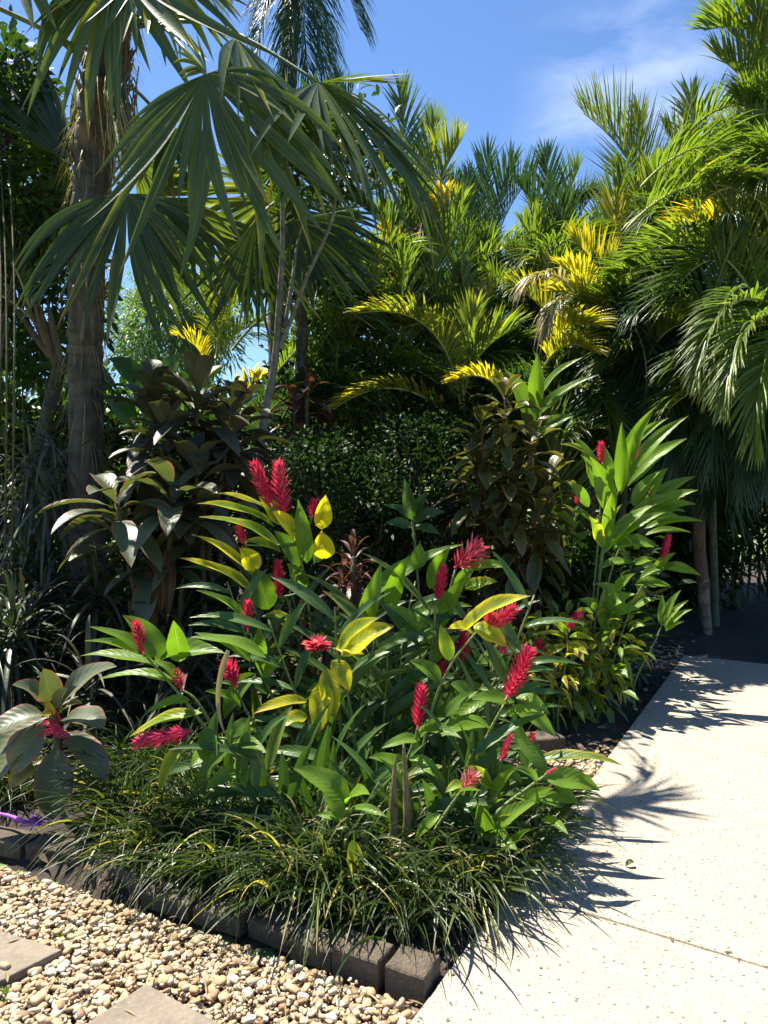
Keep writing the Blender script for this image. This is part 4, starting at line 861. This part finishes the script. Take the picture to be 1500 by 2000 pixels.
cordyline('narrow_cordyline', 'small maroon narrow-leaved cordyline in the middle of the ginger bush', [(690, 1080, 0), (670, 1130, .05), (700, 1150, 0)], 3.9, M_maroon, A([-.15, 4.0, -.03]), 24, .17, .028, tint=(.1, 1), el=(85, -30), spread=.2)
cordyline('compact_plant', 'compact plant with stacked small dark leaves under the open pink flower head', [(585, 1250, 0), (560, 1300, -.02), (600, 1310, 0), (570, 1360, 0), (610, 1370, 0), (545, 1240, .02), (590, 1200, .03)], 3.65, M_brown, A([-.45, 3.8, -.03]), 22, .10, .034, tint=(.1, .9), yel=.3, spread=.14, prof='lance')

# small-leaved shrubs in the middle
shrub('small_leaved_shrub', 'dense small-leaved green shrub behind the twin red flower spikes', 'shrub', at(640, 1010, 5.6), (.55, .42, .62), 7500, .042, .022, M_shrub, 300, tint=(0, .9), prof='oval', group='small-leaved shrubs in the middle')
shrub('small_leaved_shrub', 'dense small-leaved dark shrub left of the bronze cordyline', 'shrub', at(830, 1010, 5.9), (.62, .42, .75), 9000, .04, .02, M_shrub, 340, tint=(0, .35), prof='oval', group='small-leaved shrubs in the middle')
shrub('low_green_shrub', 'taller leafy shrub behind the small-leaved shrubs, under the low bright fronds', 'shrub', at(760, 880, 6.6), (1.0, .4, .8), 5200, .08, .035, M_shrub, 200, tint=(0, .7), prof='lance')
shrub('lime_shrub', 'lime-green leafy shrub under the round red flower beside the path', 'shrub', at(1130, 1290, 4.9), (.36, .28, .3), 520, .12, .045, M_lime, 60, tint=(.1, 1), prof='lance', yel=.5, droop=.3)
shrub('lime_shrub', 'yellowing shrub with hanging leaves behind the big red spike near the path', 'shrub', at(1040, 1320, 4.7), (.25, .25, .3), 380, .10, .035, M_lime, 50, tint=(0, .8), prof='lance', yel=.6, droop=.5)
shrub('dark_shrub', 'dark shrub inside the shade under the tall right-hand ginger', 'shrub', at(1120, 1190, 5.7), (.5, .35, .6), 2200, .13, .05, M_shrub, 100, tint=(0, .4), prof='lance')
yp = thing('young_ginger', 'young green ginger shoot in the dark gap left of the bronze cordyline', 'plant', A([.37, 5.2, -.03]))
m = MB()
for q in ((805, 1015, 790, 935, 26), (805, 1015, 750, 985, 22), (808, 1020, 870, 1000, 24), (808, 1010, 835, 960, 22), (806, 1030, 752, 1022, 22), (806, 1030, 860, 1045, 22)): hero(m, q, 5.2)
m.build('foliage', M_gingd, yp); m = MB(); m.tube(smooth_curve([A([.30, 5.2, -.03]), at(806, 1015, 5.2)], 6), [.01] * 6, 6); m.build('stem', M_cane, yp)

# ------------------------------------------------------------------ front ginger
fg = thing('red_ginger', 'big front clump of red ginger with upright crimson flower spikes', 'ginger plant', gnd(680, 1580, -.03))
cane(fg, 3.1, [(530, 1600), (440, 1480), (375, 1385), (320, 1320), (282, 1278)], [
    (318, 1290, 240, 1202, 46, .12, .75), (298, 1288, 175, 1224, 30, .1, .4), (292, 1286, 165, 1252, 22, .12, .35), (310, 1303, 157, 1281, 28, .22, .3), (345, 1333, 192, 1327, 28, .2, .3), (298, 1296, 440, 1276, 50, .02, .45), (352, 1292, 339, 1212, 42, .12, .9),
    (372, 1368, 288, 1392, 24, .05), (395, 1392, 252, 1440, 30, .4, .4), (350, 1325, 300, 1290, 20)], (280, 1275, 265, 1215, 15), auto=0)
cane(fg, 3.15, [(500, 1600), (430, 1450), (385, 1370), (355, 1348)], [(520, 1285, 372, 1245, 34, .06, .4), (490, 1292, 380, 1236, 26, .02, .3), (440, 1262, 470, 1190, 0.1)][:2], (356, 1345, 342, 1312, 13))
cane(fg, 3.0, [(560, 1650), (500, 1540), (450, 1460), (440, 1442)], [
    (395, 1425, 423, 1478, 34, .02, .8), (430, 1452, 372, 1502, 40, .0, .6), (448, 1462, 384, 1545, 34, .03, .5), (362, 1452, 311, 1548, 28, .35, .5), (450, 1440, 500, 1404, 28, .05, .6), (455, 1450, 520, 1470, 30, 0, .5), (480, 1500, 400, 1545, 32, 0, .6), (500, 1520, 440, 1555, 30, .02, .6), (520, 1540, 590, 1600, 30), (465, 1480, 480, 1540, 28)],
    (372, 1428, 268, 1450, 22))
# dried curling strip beside it
m = MB(); m.blades(at(446, 1270, 2.98), at(408, 1370, 2.95), at(443, 1442, 2.98), A([0, -1, .1]), .022, S=12, prof='strap', fold=.6, tint=.9); m.build('dried_leaf', M_dead, fg)
cane(fg, 3.5, [(640, 1580), (560, 1420), (515, 1320), (490, 1240)], [
    (484, 1222, 383, 1153, 30, .0, .35), (500, 1240, 522, 1335, 28, .0, .8), (500, 1316, 438, 1404, 38, .06, .7), (515, 1330, 560, 1280, 22), (540, 1380, 600, 1440, 26), (510, 1300, 505, 1220, 26, 0, .7)], (484, 1230, 484, 1172, 13))
cane(fg, 3.4, [(600, 1560), (500, 1420), (460, 1345)], [(470, 1380, 400, 1350, 24), (500, 1420, 440, 1430, 30)], (462, 1340, 443, 1296, 20))
cane(fg, 3.8, [(650, 1560), (620, 1330), (598, 1150), (580, 1060)], [
    (535, 1028, 384, 984, 30, .42, .35), (530, 1000, 410, 964, 20, .5, .35), (548, 1068, 388, 1010, 30, .3, .35), (497, 1128, 374, 1044, 22, .55, .35), (498, 1158, 350, 1090, 30, .55, .35), (548, 1025, 505, 970, 32, .5, .6), (585, 1058, 527, 998, 36, .75, .6),
    (584, 1108, 534, 1036, 34, .0, .7), (600, 1100, 582, 975, 34, .0, .8), (628, 1034, 636, 966, 34, .95, .85), (634, 1092, 628, 1036, 42, 1.0, .85), (500, 1114, 466, 1070, 38, .72, .8), (548, 1078, 474, 1058, 24, .3, .5), (525, 1190, 500, 1108, 52, .1, .9), (615, 1100, 640, 1060, 22, .1, .8), (592, 1160, 560, 1100, 34, .05, .8), (570, 1212, 512, 1204, 22, .5, .4)],
    [(530, 985, 494, 902, 17), (556, 1008, 541, 902, 19), (610, 1010, 614, 978, 12), (478, 1064, 466, 1030, 13), (546, 1166, 543, 1094, 13)])
cane(fg, 3.3, [(700, 1600), (690, 1420), (665, 1300), (652, 1265)], [
    (662, 1268, 742, 1206, 34, .42, .5), (668, 1282, 772, 1222, 50, .6, .55), (655, 1266, 712, 1279, 24, .95, .6), (648, 1290, 682, 1352, 38, .72, .85), (636, 1305, 656, 1405, 40, .6, .85), (634, 1330, 620, 1440, 46, .62, .9), (600, 1370, 492, 1396, 26, .8, .5), (600, 1400, 540, 1420, 30, .5, .6)], None)
o = at(620, 1262, 3.28)                                        # the open, old flower head
m = MB(); nb = 80; v = nrm(R.randn(nb, 3) + A([0, -.6, .4])); L_ = .05 + .03 * R.rand(nb); v[:, 2] *= .6
m.blades(o + v * .01, o + v * L_[:, None] * .6, o + v * L_[:, None] + UP * .01, nrm(UP - v * .3), .022, S=4, prof='bract', fold=.7, tint=.6 + .4 * R.rand(nb), yel=.35 * (R.rand(nb) < .6) + .5 * (R.rand(nb) < .2))
m.build('open_flower_head', M_red, fg)
cane(fg, 3.6, [(740, 1580), (770, 1400), (850, 1240), (890, 1110)], [
    (700, 1195, 905, 1063, 38, .1, .4), (912, 1112, 992, 1108, 24, .02, .5), (908, 1150, 972, 1136, 26, .38, .6), (925, 1108, 884, 1172, 24, 0, .7), (805, 1206, 922, 1184, 30, .02, .5), (705, 1235, 745, 1100, 36, .0, .8), (760, 1200, 800, 1085, 34, 0, .8), (840, 1150, 880, 1070, 30, 0, .8), (815, 1110, 820, 1060, 30, 0, .8), (860, 1230, 920, 1120, 30)],
    [(890, 1108, 935, 1068, 27)])
cane(fg, 3.5, [(800, 1600), (830, 1400), (842, 1280), (852, 1180)], [(850, 1220, 760, 1260, 30), (840, 1300, 900, 1240, 28), (845, 1260, 750, 1180, 30), (835, 1340, 770, 1300, 30)], (855, 1172, 866, 1106, 14))
cane(fg, 3.3, [(800, 1600), (840, 1400), (880, 1300), (930, 1235)], [
    (900, 1232, 1036, 1164, 38, .48, .5), (925, 1222, 990, 1266, 38, .5, .6), (925, 1238, 875, 1228, 30, .7, .5), (880, 1290, 860, 1220, 28, .3, .6), (860, 1330, 800, 1290, 30)], [(958, 1225, 1003, 1190, 19), (960, 1222, 955, 1195, 14), (975, 1235, 985, 1272, 13)])
cane(fg, 3.55, [(790, 1600), (850, 1420), (905, 1290)], [(890, 1310, 990, 1300, 24), (870, 1350, 960, 1350, 26)], (904, 1290, 906, 1238, 15))
cane(fg, 3.5, [(790, 1600), (830, 1450), (862, 1350)], [(850, 1390, 800, 1330, 26), (840, 1420, 920, 1370, 28)], (861, 1346, 864, 1294, 12))
cane(fg, 3.0, [(880, 1660), (915, 1530), (950, 1440), (985, 1375)], [
    (1008, 1362, 1074, 1396, 30, .02, .6), (1000, 1385, 1086, 1440, 36, .0, .5), (1005, 1372, 905, 1372, 30, .1, .5), (952, 1362, 872, 1425, 34, .05, .6), (948, 1420, 862, 1438, 28, .12, .5), (960, 1425, 880, 1400, 24), (985, 1400, 1050, 1390, 24)], (990, 1362, 1037, 1264, 21))
cane(fg, 2.95, [(740, 1680), (775, 1540), (800, 1470), (812, 1438)], [
    (812, 1428, 902, 1442, 26, .02, .5), (820, 1445, 745, 1462, 26), (820, 1440, 870, 1402, 22), (880, 1336, 930, 1370, 28, .0, .5), (870, 1400, 935, 1350, 26, .1, .5), (800, 1480, 870, 1530, 28), (790, 1500, 720, 1480, 30, .0, .5)], (816, 1420, 822, 1340, 18))
cane(fg, 2.9, [(900, 1700), (945, 1590), (972, 1520), (976, 1490)], [
    (1010, 1440, 1068, 1525, 34, .0, .6), (975, 1500, 1020, 1530, 24), (960, 1540, 900, 1500, 26, .35), (960, 1560, 1010, 1500, 22), (940, 1600, 880, 1560, 28, .1), (930, 1620, 985, 1560, 26)], (978, 1484, 998, 1434, 10))
cane(fg, 2.8, [(890, 1720), (960, 1600), (1030, 1540), (1080, 1506)], [
    (1060, 1520, 1172, 1544, 42, .04, .6), (955, 1640, 1056, 1562, 34, .18, .5), (1000, 1556, 1098, 1578, 32, .05, .6), (1040, 1560, 1134, 1572, 22, .04, .5), (945, 1632, 1012, 1662, 34, .03, .6), (975, 1690, 1036, 1618, 20, .05, .6), (950, 1640, 934, 1568, 40, .08, .85), (1060, 1600, 1110, 1630, 22), (1020, 1580, 1080, 1540, 26), (1080, 1530, 1130, 1575, 20), (1050, 1530, 1000, 1500, 22)], (1066, 1512, 1086, 1500, 5, .4))
cane(fg, 2.75, [(800, 1720), (850, 1620), (900, 1545)], [(905, 1530, 870, 1548, 20, .3), (880, 1560, 940, 1545, 16), (860, 1590, 812, 1640, 22, .2)], (903, 1540, 925, 1514, 19, .55))
cane(fg, 3.1, [(950, 1560), (1010, 1480), (1035, 1450)], [], [(1036, 1458, 1040, 1434, 9), (1040, 1500, 1046, 1484, 10)])
m = MB()                                                      # two dead, rolled leaves standing in the middle
m.tube(smooth_curve([at(776, 1720, 2.8), at(768, 1600, 2.8), at(772, 1475, 2.8)], 10), A([.006, .010, .014, .016, .016, .015, .013, .010, .006, .002]), 7, bumps=.5, tint=.2); m.tube(smooth_curve([at(790, 1720, 2.83), at(796, 1600, 2.82), at(788, 1448, 2.82)], 10), A([.006, .010, .015, .017, .018, .016, .014, .010, .008, .002]), 7, bumps=.5, tint=.5); m.build('dead_leaves', M_dry, fg)
sgp = thing('young_ginger', 'young ginger shoot with one big bright leaf low at the front of the bush', 'plant', gnd(680, 1700, -.03))
m = MB()
for q in ((680, 1570, 573, 1500, 52, .14, .5), (678, 1566, 722, 1552, 34, .1, .5), (682, 1582, 756, 1596, 22, .0, .4), (668, 1600, 630, 1548, 30, .0, .7), (668, 1602, 618, 1592, 18, .0, .5)): hero(m, q, 2.75)
m.build('foliage', M_ging, sgp); m = MB(); m.tube(smooth_curve([gnd(680, 1700, -.03), at(678, 1580, 2.75)], 8), [.007] * 8, 6); m.build('stem', M_cane, sgp)
ylp = thing('yellowing_shoot', 'small shoot with two yellow withering leaves among the front grass', 'plant', gnd(672, 1730, -.03))
m = MB()
for q in ((688, 1640, 704, 1732, 32, .5, .7), (650, 1655, 626, 1720, 22, .55, .7)): hero(m, q, 2.62)
m.build('foliage', M_ging, ylp); m = MB(); m.tube(smooth_curve([gnd(672, 1730, -.03), at(675, 1640, 2.62)], 6), [.005] * 6, 6); m.build('stem', M_cane, ylp)
# the leafy canes inside the clump, in shade
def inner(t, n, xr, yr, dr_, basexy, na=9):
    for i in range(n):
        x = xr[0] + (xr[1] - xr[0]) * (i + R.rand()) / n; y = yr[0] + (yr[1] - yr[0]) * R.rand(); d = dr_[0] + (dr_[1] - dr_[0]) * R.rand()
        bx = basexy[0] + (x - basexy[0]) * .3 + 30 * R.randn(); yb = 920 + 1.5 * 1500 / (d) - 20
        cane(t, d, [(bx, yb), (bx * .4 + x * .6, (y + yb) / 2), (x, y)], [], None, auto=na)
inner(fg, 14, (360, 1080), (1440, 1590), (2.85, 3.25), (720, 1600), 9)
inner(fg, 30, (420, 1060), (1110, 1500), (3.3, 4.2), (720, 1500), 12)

# ------------------------------------------------------------------ right-hand ginger
BRIGHT_TINT = True  # higher leaf tint range for the right-hand clump
rg = thing('red_ginger', 'tall right-hand clump of red ginger with bright sunlit leaves beside the path', 'ginger plant', gnd(1150, 1360, -.03))
D = 5.2
cane(rg, D, [(1150, 1360), (1172, 1100), (1200, 980), (1238, 900)], [
    (1215, 945, 1281, 794, 30, .12), (1226, 935, 1345, 812, 26, .12), (1224, 950, 1342, 856, 32, .14), (1212, 965, 1214, 824, 26, .05, .7), (1216, 930, 1240, 842, 20, .1), (1240, 870, 1306, 816, 16, .05), (1190, 1010, 1180, 870, 22, 0, .7)], (1240, 898, 1250, 858, 6, .3))
cane(rg, D - .1, [(1140, 1360), (1160, 1150), (1175, 960), (1176, 906)], [
    (1192, 1005, 1152, 892, 38, .05, .7), (1192, 945, 1180, 870, 22), (1165, 930, 1118, 852, 22, .05), (1165, 955, 1134, 888, 26, .15), (1150, 885, 1094, 868, 12, .3), (1150, 990, 1105, 940, 22), (1160, 1020, 1115, 1000, 24, .2)], (1176, 905, 1173, 863, 9))
cane(rg, D - .05, [(1160, 1360), (1185, 1150), (1220, 1050), (1262, 990)], [
    (1248, 1000, 1304, 914, 40, .12, .5), (1236, 988, 1292, 918, 24, .15), (1268, 988, 1359, 931, 24, .14), (1268, 998, 1364, 957, 22, .15), (1250, 1003, 1359, 985, 24, .18), (1240, 1012, 1332, 1012, 24, .2), (1258, 1032, 1374, 1018, 18, .05), (1226, 1012, 1336, 965, 22, .1), (1260, 1045, 1350, 1040, 16, .05), (1276, 1002, 1340, 1000, 20, .1)], (1266, 988, 1273, 958, 7, .3))
cane(rg, D - .2, [(1150, 1360), (1165, 1180), (1180, 1070)], [
    (1178, 1068, 1150, 1008, 26, .35, .6), (1185, 1050, 1195, 962, 24, .2, .6), (1190, 1062, 1282, 984, 26, .22), (1190, 1066, 1300, 1000, 26, .2), (1180, 1080, 1250, 1010, 24, .2), (1172, 1110, 1242, 1100, 24), (1200, 1068, 1288, 1068, 34, .05), (1175, 1060, 1215, 985, 22, .25)], None)
cane(rg, D - .1, [(1180, 1350), (1235, 1180), (1288, 1100)], [
    (1240, 1102, 1284, 1094, 16), (1288, 1108, 1370, 1125, 22), (1240, 1142, 1310, 1146, 22), (1250, 1130, 1330, 1100, 20), (1215, 1200, 1290, 1170, 24), (1280, 1115, 1320, 1080, 18), (1220, 1180, 1160, 1140, 26)], (1294, 1094, 1306, 1046, 11))
cane(rg, D - .35, [(1130, 1360), (1160, 1270), (1176, 1220)], [
    (1180, 1230, 1182, 1142, 30, .0, .7), (1182, 1190, 1240, 1160, 26), (1174, 1220, 1220, 1216, 20), (1170, 1240, 1214, 1236, 20), (1160, 1250, 1110, 1230, 20, .3), (1200, 1160, 1240, 1120, 20), (1180, 1200, 1130, 1170, 24), (1190, 1200, 1250, 1190, 24)], None)
cane(rg, D - .6, [(1090, 1380), (1105, 1290), (1108, 1235)], [(1110, 1250, 1040, 1240, 16, .4), (1112, 1245, 1160, 1250, 16, .4), (1108, 1260, 1060, 1290, 16, .5), (1112, 1260, 1150, 1280, 16, .5), (1108, 1240, 1070, 1210, 14, .3), (1112, 1235, 1090, 1200, 12, .2)], [(1108, 1228, 1132, 1198, 12), (1058, 1285, 1052, 1252, 10)])
cane(rg, D - .1, [(1240, 1330), (1280, 1250), (1292, 1222)], [
    (1292, 1222, 1293, 1160, 16, 0, .8), (1294, 1222, 1330, 1152, 16, .05), (1296, 1222, 1345, 1172, 12, .3), (1298, 1226, 1352, 1190, 16), (1300, 1232, 1336, 1214, 12)], None)
cane(rg, D + .3, [(1090, 1330), (1110, 1150), (1126, 990)], [(1126, 1030, 1080, 1000, 20, .2), (1120, 1060, 1160, 1040, 20), (1115, 1100, 1070, 1080, 22)], (1128, 985, 1131, 950, 8))
inner(rg, 12, (1080, 1250), (1080, 1220), (5.5, 6.1), (1140, 1300), 12)
BRIGHT_TINT = False
tg = thing('red_ginger', 'single tall ginger cane with long leaves above the bronze cordyline', 'ginger plant', A([1.13, 5.9, -.03]))
cane(tg, 5.8, [(1040, 1320), (1042, 1000), (1042, 880), (1049, 785)], [
    (1046, 800, 1050, 690, 30, .0, .8), (1052, 775, 1139, 698, 22, .02), (1046, 818, 1170, 732, 26, .03), (1040, 830, 985, 722, 34, .0, .7), (1062, 838, 1122, 812, 22, .03), (1044, 775, 1005, 800, 18, .5), (1040, 860, 1100, 830, 20)], (1050, 778, 1048, 744, 7, .2))

# ------------------------------------------------------------------ strappy grass along the edge
def grass(label, x, y, n=170, Ln=.42, W=.011, yel=.12, tint=(.1, .9), spreadx=.10, lean=(0, 0)):
    c = gnd(x, y, -.03); t = tag(None or _grass(c, n, Ln, W, yel, tint, spreadx, lean), label, 'grass clump', 'strappy grass clumps along the bed edge'); return t
def _grass(c, n, Ln, W, yel, tint, spx, lean):
    az = R.rand(n) * 6.28; e = np.radians(90 - 46 * R.rand(n)); L_ = Ln * (.55 + .6 * R.rand(n))
    D_ = np.stack([np.cos(az) * np.cos(e), np.sin(az) * np.cos(e), np.sin(e)], -1); o_ = np.stack([np.cos(az) + lean[0], np.sin(az) + lean[1], az * 0], -1)
    P0 = c + np.c_[R.randn(n, 2) * spx * .6, np.zeros(n)]
    P1 = P0 + D_ * (L_ * .62)[:, None] + o_ * (L_ * .04)[:, None]
    k = .08 + .5 * R.rand(n)
    P2 = P0 + D_ * (L_ * (.8 - .3 * k))[:, None] + o_ * (L_ * (.2 + .35 * k))[:, None] - UP * (L_ * k * .75)[:, None]
    P2[:, 2] = np.maximum(P2[:, 2], -.01)
    N = nrm(UP + o_ * .3 + .7 * R.randn(n, 3))
    P2 = P2 + R.randn(n, 3) * .02; P2[:, 2] = np.maximum(P2[:, 2], -.01)
    m = MB(); m.blades(P0, P1, P2, N, W * (.6 + .8 * R.rand(n)), S=9, C=3, prof='strap', fold=.5, tint=tint[0] + (tint[1] - tint[0]) * R.rand(n), yel=yel * 3.2 * (R.rand(n) < .28) * R.rand(n) + (R.rand(n) < .05) * .9)
    return m.build('grass_clump', M_grass)
G = [('tall dark grass clump right of the pink-edged cordyline', 265, 1560, 210, .46, .010, .05, (0, .6), .14),
 ('grass clump under the horizontal red flower', 330, 1590, 230, .44, .010, .05, (0, .7), .14),
 ('grass clump hanging over the shaded gravel left of the forward edging block', 250, 1640, 170, .36, .010, .15, (.2, .9), .1),
 ('dark grass clump left of the young bright ginger shoot', 430, 1640, 220, .42, .010, .05, (0, .7), .14),
 ('grass clump falling across the stepped edging blocks', 370, 1690, 150, .34, .010, .1, (.2, 1), .1),
 ('dark grass clump spilling over the edging blocks at the middle of the gravel', 455, 1735, 190, .36, .011, .12, (.1, .9), .1),
 ('thin grass clump over the low edging blocks left of the middle', 300, 1690, 170, .32, .010, .12, (.1, .8), .1),
 ('grass clump in front of the young bright ginger shoot', 540, 1690, 220, .40, .010, .1, (0, .9), .14),
 ('yellow-green grass clump drooping over the edging to the gravel', 600, 1760, 200, .40, .013, .22, (.3, 1), .12),
 ('grass clump below the two yellow withering leaves', 700, 1770, 190, .36, .012, .2, (.2, 1), .12),
 ('shaded grass clump behind the last edging block', 800, 1800, 200, .28, .010, .08, (0, .6), .12),
 ('grass clump with long blades fanning out over the path corner', 890, 1760, 190, .33, .013, .2, (.2, 1), .12),
 ('grass clump under the dead rolled leaves', 780, 1700, 200, .38, .010, .1, (0, .6), .14),
 ('grass clump spreading to the path below the broad light green leaves', 970, 1710, 190, .34, .012, .15, (.1, .9), .12),
 ('grass clump at the path edge right of the bush', 1020, 1650, 170, .34, .010, .12, (.1, .8), .1),
 ('fine grass clump at the path edge beneath the rightmost low leaf', 1065, 1590, 120, .28, .008, .1, (.1, .8), .08),
 ('grass clump at the left edge behind the purple cord', 20, 1560, 120, .28, .008, .15, (.2, 1), .1),
 ('dark grass clump deep under the left ginger leaves', 330, 1480, 200, .46, .010, .02, (0, .5), .16),
 ('dark grass clump behind the pink-edged cordyline', 190, 1480, 160, .46, .010, .03, (0, .5), .14),
 ('dark grass clump in the heart of the bed under the low spike', 640, 1620, 220, .42, .010, .03, (0, .5), .18),
 ('dark grass clump in the bed behind the light green low leaves', 880, 1640, 200, .40, .010, .03, (0, .5), .16)]
for g_ in G:
    grass(g_[0], g_[1], g_[2], int(g_[3] * 1.7), g_[4] * 1.42, g_[5] * 1.0, g_[6] * .6, g_[7], g_[8] * .8, (-.05, -.45))
# a few long single blades out over the gravel and path, as a clump of their own
lg = MB(); q = []
for (bx, by, mx, my, tx, ty, ye) in ((560, 1680, 480, 1700, 285, 1775, .1), (600, 1730, 520, 1760, 350, 1770, .3), (640, 1720, 600, 1800, 590, 1900, .1), (620, 1720, 590, 1780, 545, 1870, .8), (700, 1740, 700, 1800, 715, 1880, .0), (780, 1740, 760, 1800, 748, 1880, .5), (860, 1700, 950, 1760, 1000, 1890, .3), (880, 1680, 970, 1750, 1045, 1860, .35), (900, 1720, 960, 1780, 968, 1900, .6), (880, 1740, 920, 1800, 985, 1870, .3), (840, 1730, 870, 1800, 850, 1890, .1), (940, 1700, 1010, 1740, 1050, 1800, .5), (250, 1650, 180, 1680, 150, 1740, .4), (290, 1640, 220, 1690, 180, 1760, .3), (230, 1640, 160, 1650, 120, 1600, .1), (860, 1700, 900, 1760, 905, 1860, .2), (620, 1700, 540, 1730, 480, 1800, .2), (590, 1700, 500, 1740, 445, 1810, .1), (680, 1730, 660, 1820, 655, 1880, .3)):
    P0, P2 = gnd(bx, by, -.02), gnd(tx, ty, .0); P1 = (P0 + P2) / 2 + UP * .22
    lg.blades(P0, P1, P2, A([0, -.3, 1.]), .014, S=14, C=3, prof='strap', fold=.4, tint=.6 + .3 * R.rand(), yel=ye)
tag(lg.build('grass_clump', M_grass), 'longest grass blades arching out of the bed onto gravel and path', 'grass clump', 'strappy grass clumps along the bed edge')
n = 130; pq = B0 + (B1 - B0) * R.rand(n, 1) - bn * (np.abs(R.randn(n, 1)) * .22 + .01); az = R.rand(n) * 6.28; D_ = np.stack([np.cos(az), np.sin(az), .08 * R.randn(n)], -1); l = .015 + .09 * R.rand(n) ** 2
P0 = np.c_[pq, np.full(n, .004)]; m = MB(); m.blades(P0, P0 + D_ * l[:, None] * .5 + UP * .006, P0 + D_ * l[:, None], UP + .3 * R.randn(n, 3), np.where(l > .05, .005, l * .3), S=4, prof='lance', tint=R.rand(n)); tag(m.build('leaf_litter', M_dead), None, None, kind='stuff')
# tiny weeds in the gravel
for (x, y, lb_) in ((125, 1835, 'tiny green weed in the gravel beside the left paver corner'), (8, 1950, 'tiny green weed at the left edge of the gravel')):
    c = gnd(x, y, -.03); n = 40; v = nrm(np.c_[R.randn(n, 2), .8 * R.rand(n)])
    m = MB(); m.blades(c + v * .005, c + v * .02 + UP * .008, c + v * .035, UP + .3 * R.randn(n, 3), .008, S=3, prof='oval', tint=R.rand(n)); tag(m.build('weed', M_lime), lb_, 'weed')

# ------------------------------------------------------------------ small things
m = MB()
M_purple = stemmat('purple cord', (.30, .06, .42), (.48, .14, .60), 60, .6, .6)
zc = .075
pp = [gnd(x, y, zc) for x, y in ((-60, 1578), (-10, 1588), (20, 1594), (45, 1604), (60, 1606))]
m.tube(smooth_curve(pp, 20), [.008] * 20, 7, bumps=.15)
for i in range(26):
    s0 = pp[-1] + A([.02 * R.randn(), .01 * R.randn(), .004]); m.tube([s0, s0 + A([.02 * R.randn(), .02 * R.randn(), .006]), s0 + A([.03 + .03 * R.randn(), .025 * R.randn(), -.004])], [.0025] * 3, 5)
tag(m.build('cord', M_purple), 'frayed purple cord lying on the edging at the left edge', 'cord')
for (x, y, mt, lb_) in ((1232, 1692, M_brown, 'small reddish-brown fallen leaf lying on the sunlit path'), (1345, 1332, M_dead, 'curled dark leaf lying on the path near its far end')):
    c = gnd(x, y, .004); m = MB(); m.blades(c - A([.02, 0, 0]), c + A([0, 0, .03]), c + A([.018, .01, .004]), A([0, -.3, 1]), .022, S=6, C=5, prof='oval', fold=.5, tint=.1); tag(m.build('fallen_leaf', mt), lb_, 'leaf')
# leaf litter under the plants: nobody could count it
n = 2600; pq = np.c_[R.rand(n) * 5.2 - 2.3, R.rand(n) * 5.5 + 2.2]
kk = left_of_path(pq) & (((pq - B0) @ bn) > .1); pq = pq[kk]; n = len(pq)
az = R.rand(n) * 6.28; D_ = np.stack([np.cos(az), np.sin(az), .15 * R.randn(n)], -1); l = .03 + .07 * R.rand(n)
P0 = np.c_[pq, np.full(n, -.005)]; m = MB()
m.blades(P0, P0 + D_ * l[:, None] * .5 + UP * .015, P0 + D_ * l[:, None], UP + .5 * R.randn(n, 3), l * .28, S=3, prof='lance', tint=R.rand(n)); tag(m.build('leaf_litter', M_fibre), None, None, kind='stuff')

n = 420; u_ = R.rand(n); side_ = np.abs(R.randn(n)) * .16 + .01
pq = e0 + (e1 - e0) * u_[:, None] + A([ed[1], -ed[0]]) * side_[:, None]
k2_ = jl + jd * (R.rand(160) * 3)[:, None] + R.randn(160, 2) * .012; pq = np.concatenate([pq, k2_]); n = len(pq)
az = R.rand(n) * 6.28; D_ = np.stack([np.cos(az), np.sin(az), .1 * R.randn(n)], -1); l = (.004 + .016 * R.rand(n) ** 2.5); P0 = np.c_[pq, np.full(n, .0025)]
m = MB(); m.blades(P0, P0 + D_ * l[:, None] * .5 + UP * .002, P0 + D_ * l[:, None] * A([1, 1, .2]), UP + .2 * R.randn(n, 3), l * .4, S=3, prof='lance', tint=R.rand(n)); tag(m.build('path_debris', M_fibre), None, None, kind='stuff')

for o in bpy.data.objects:
    if '_o' in o: del o['_o']
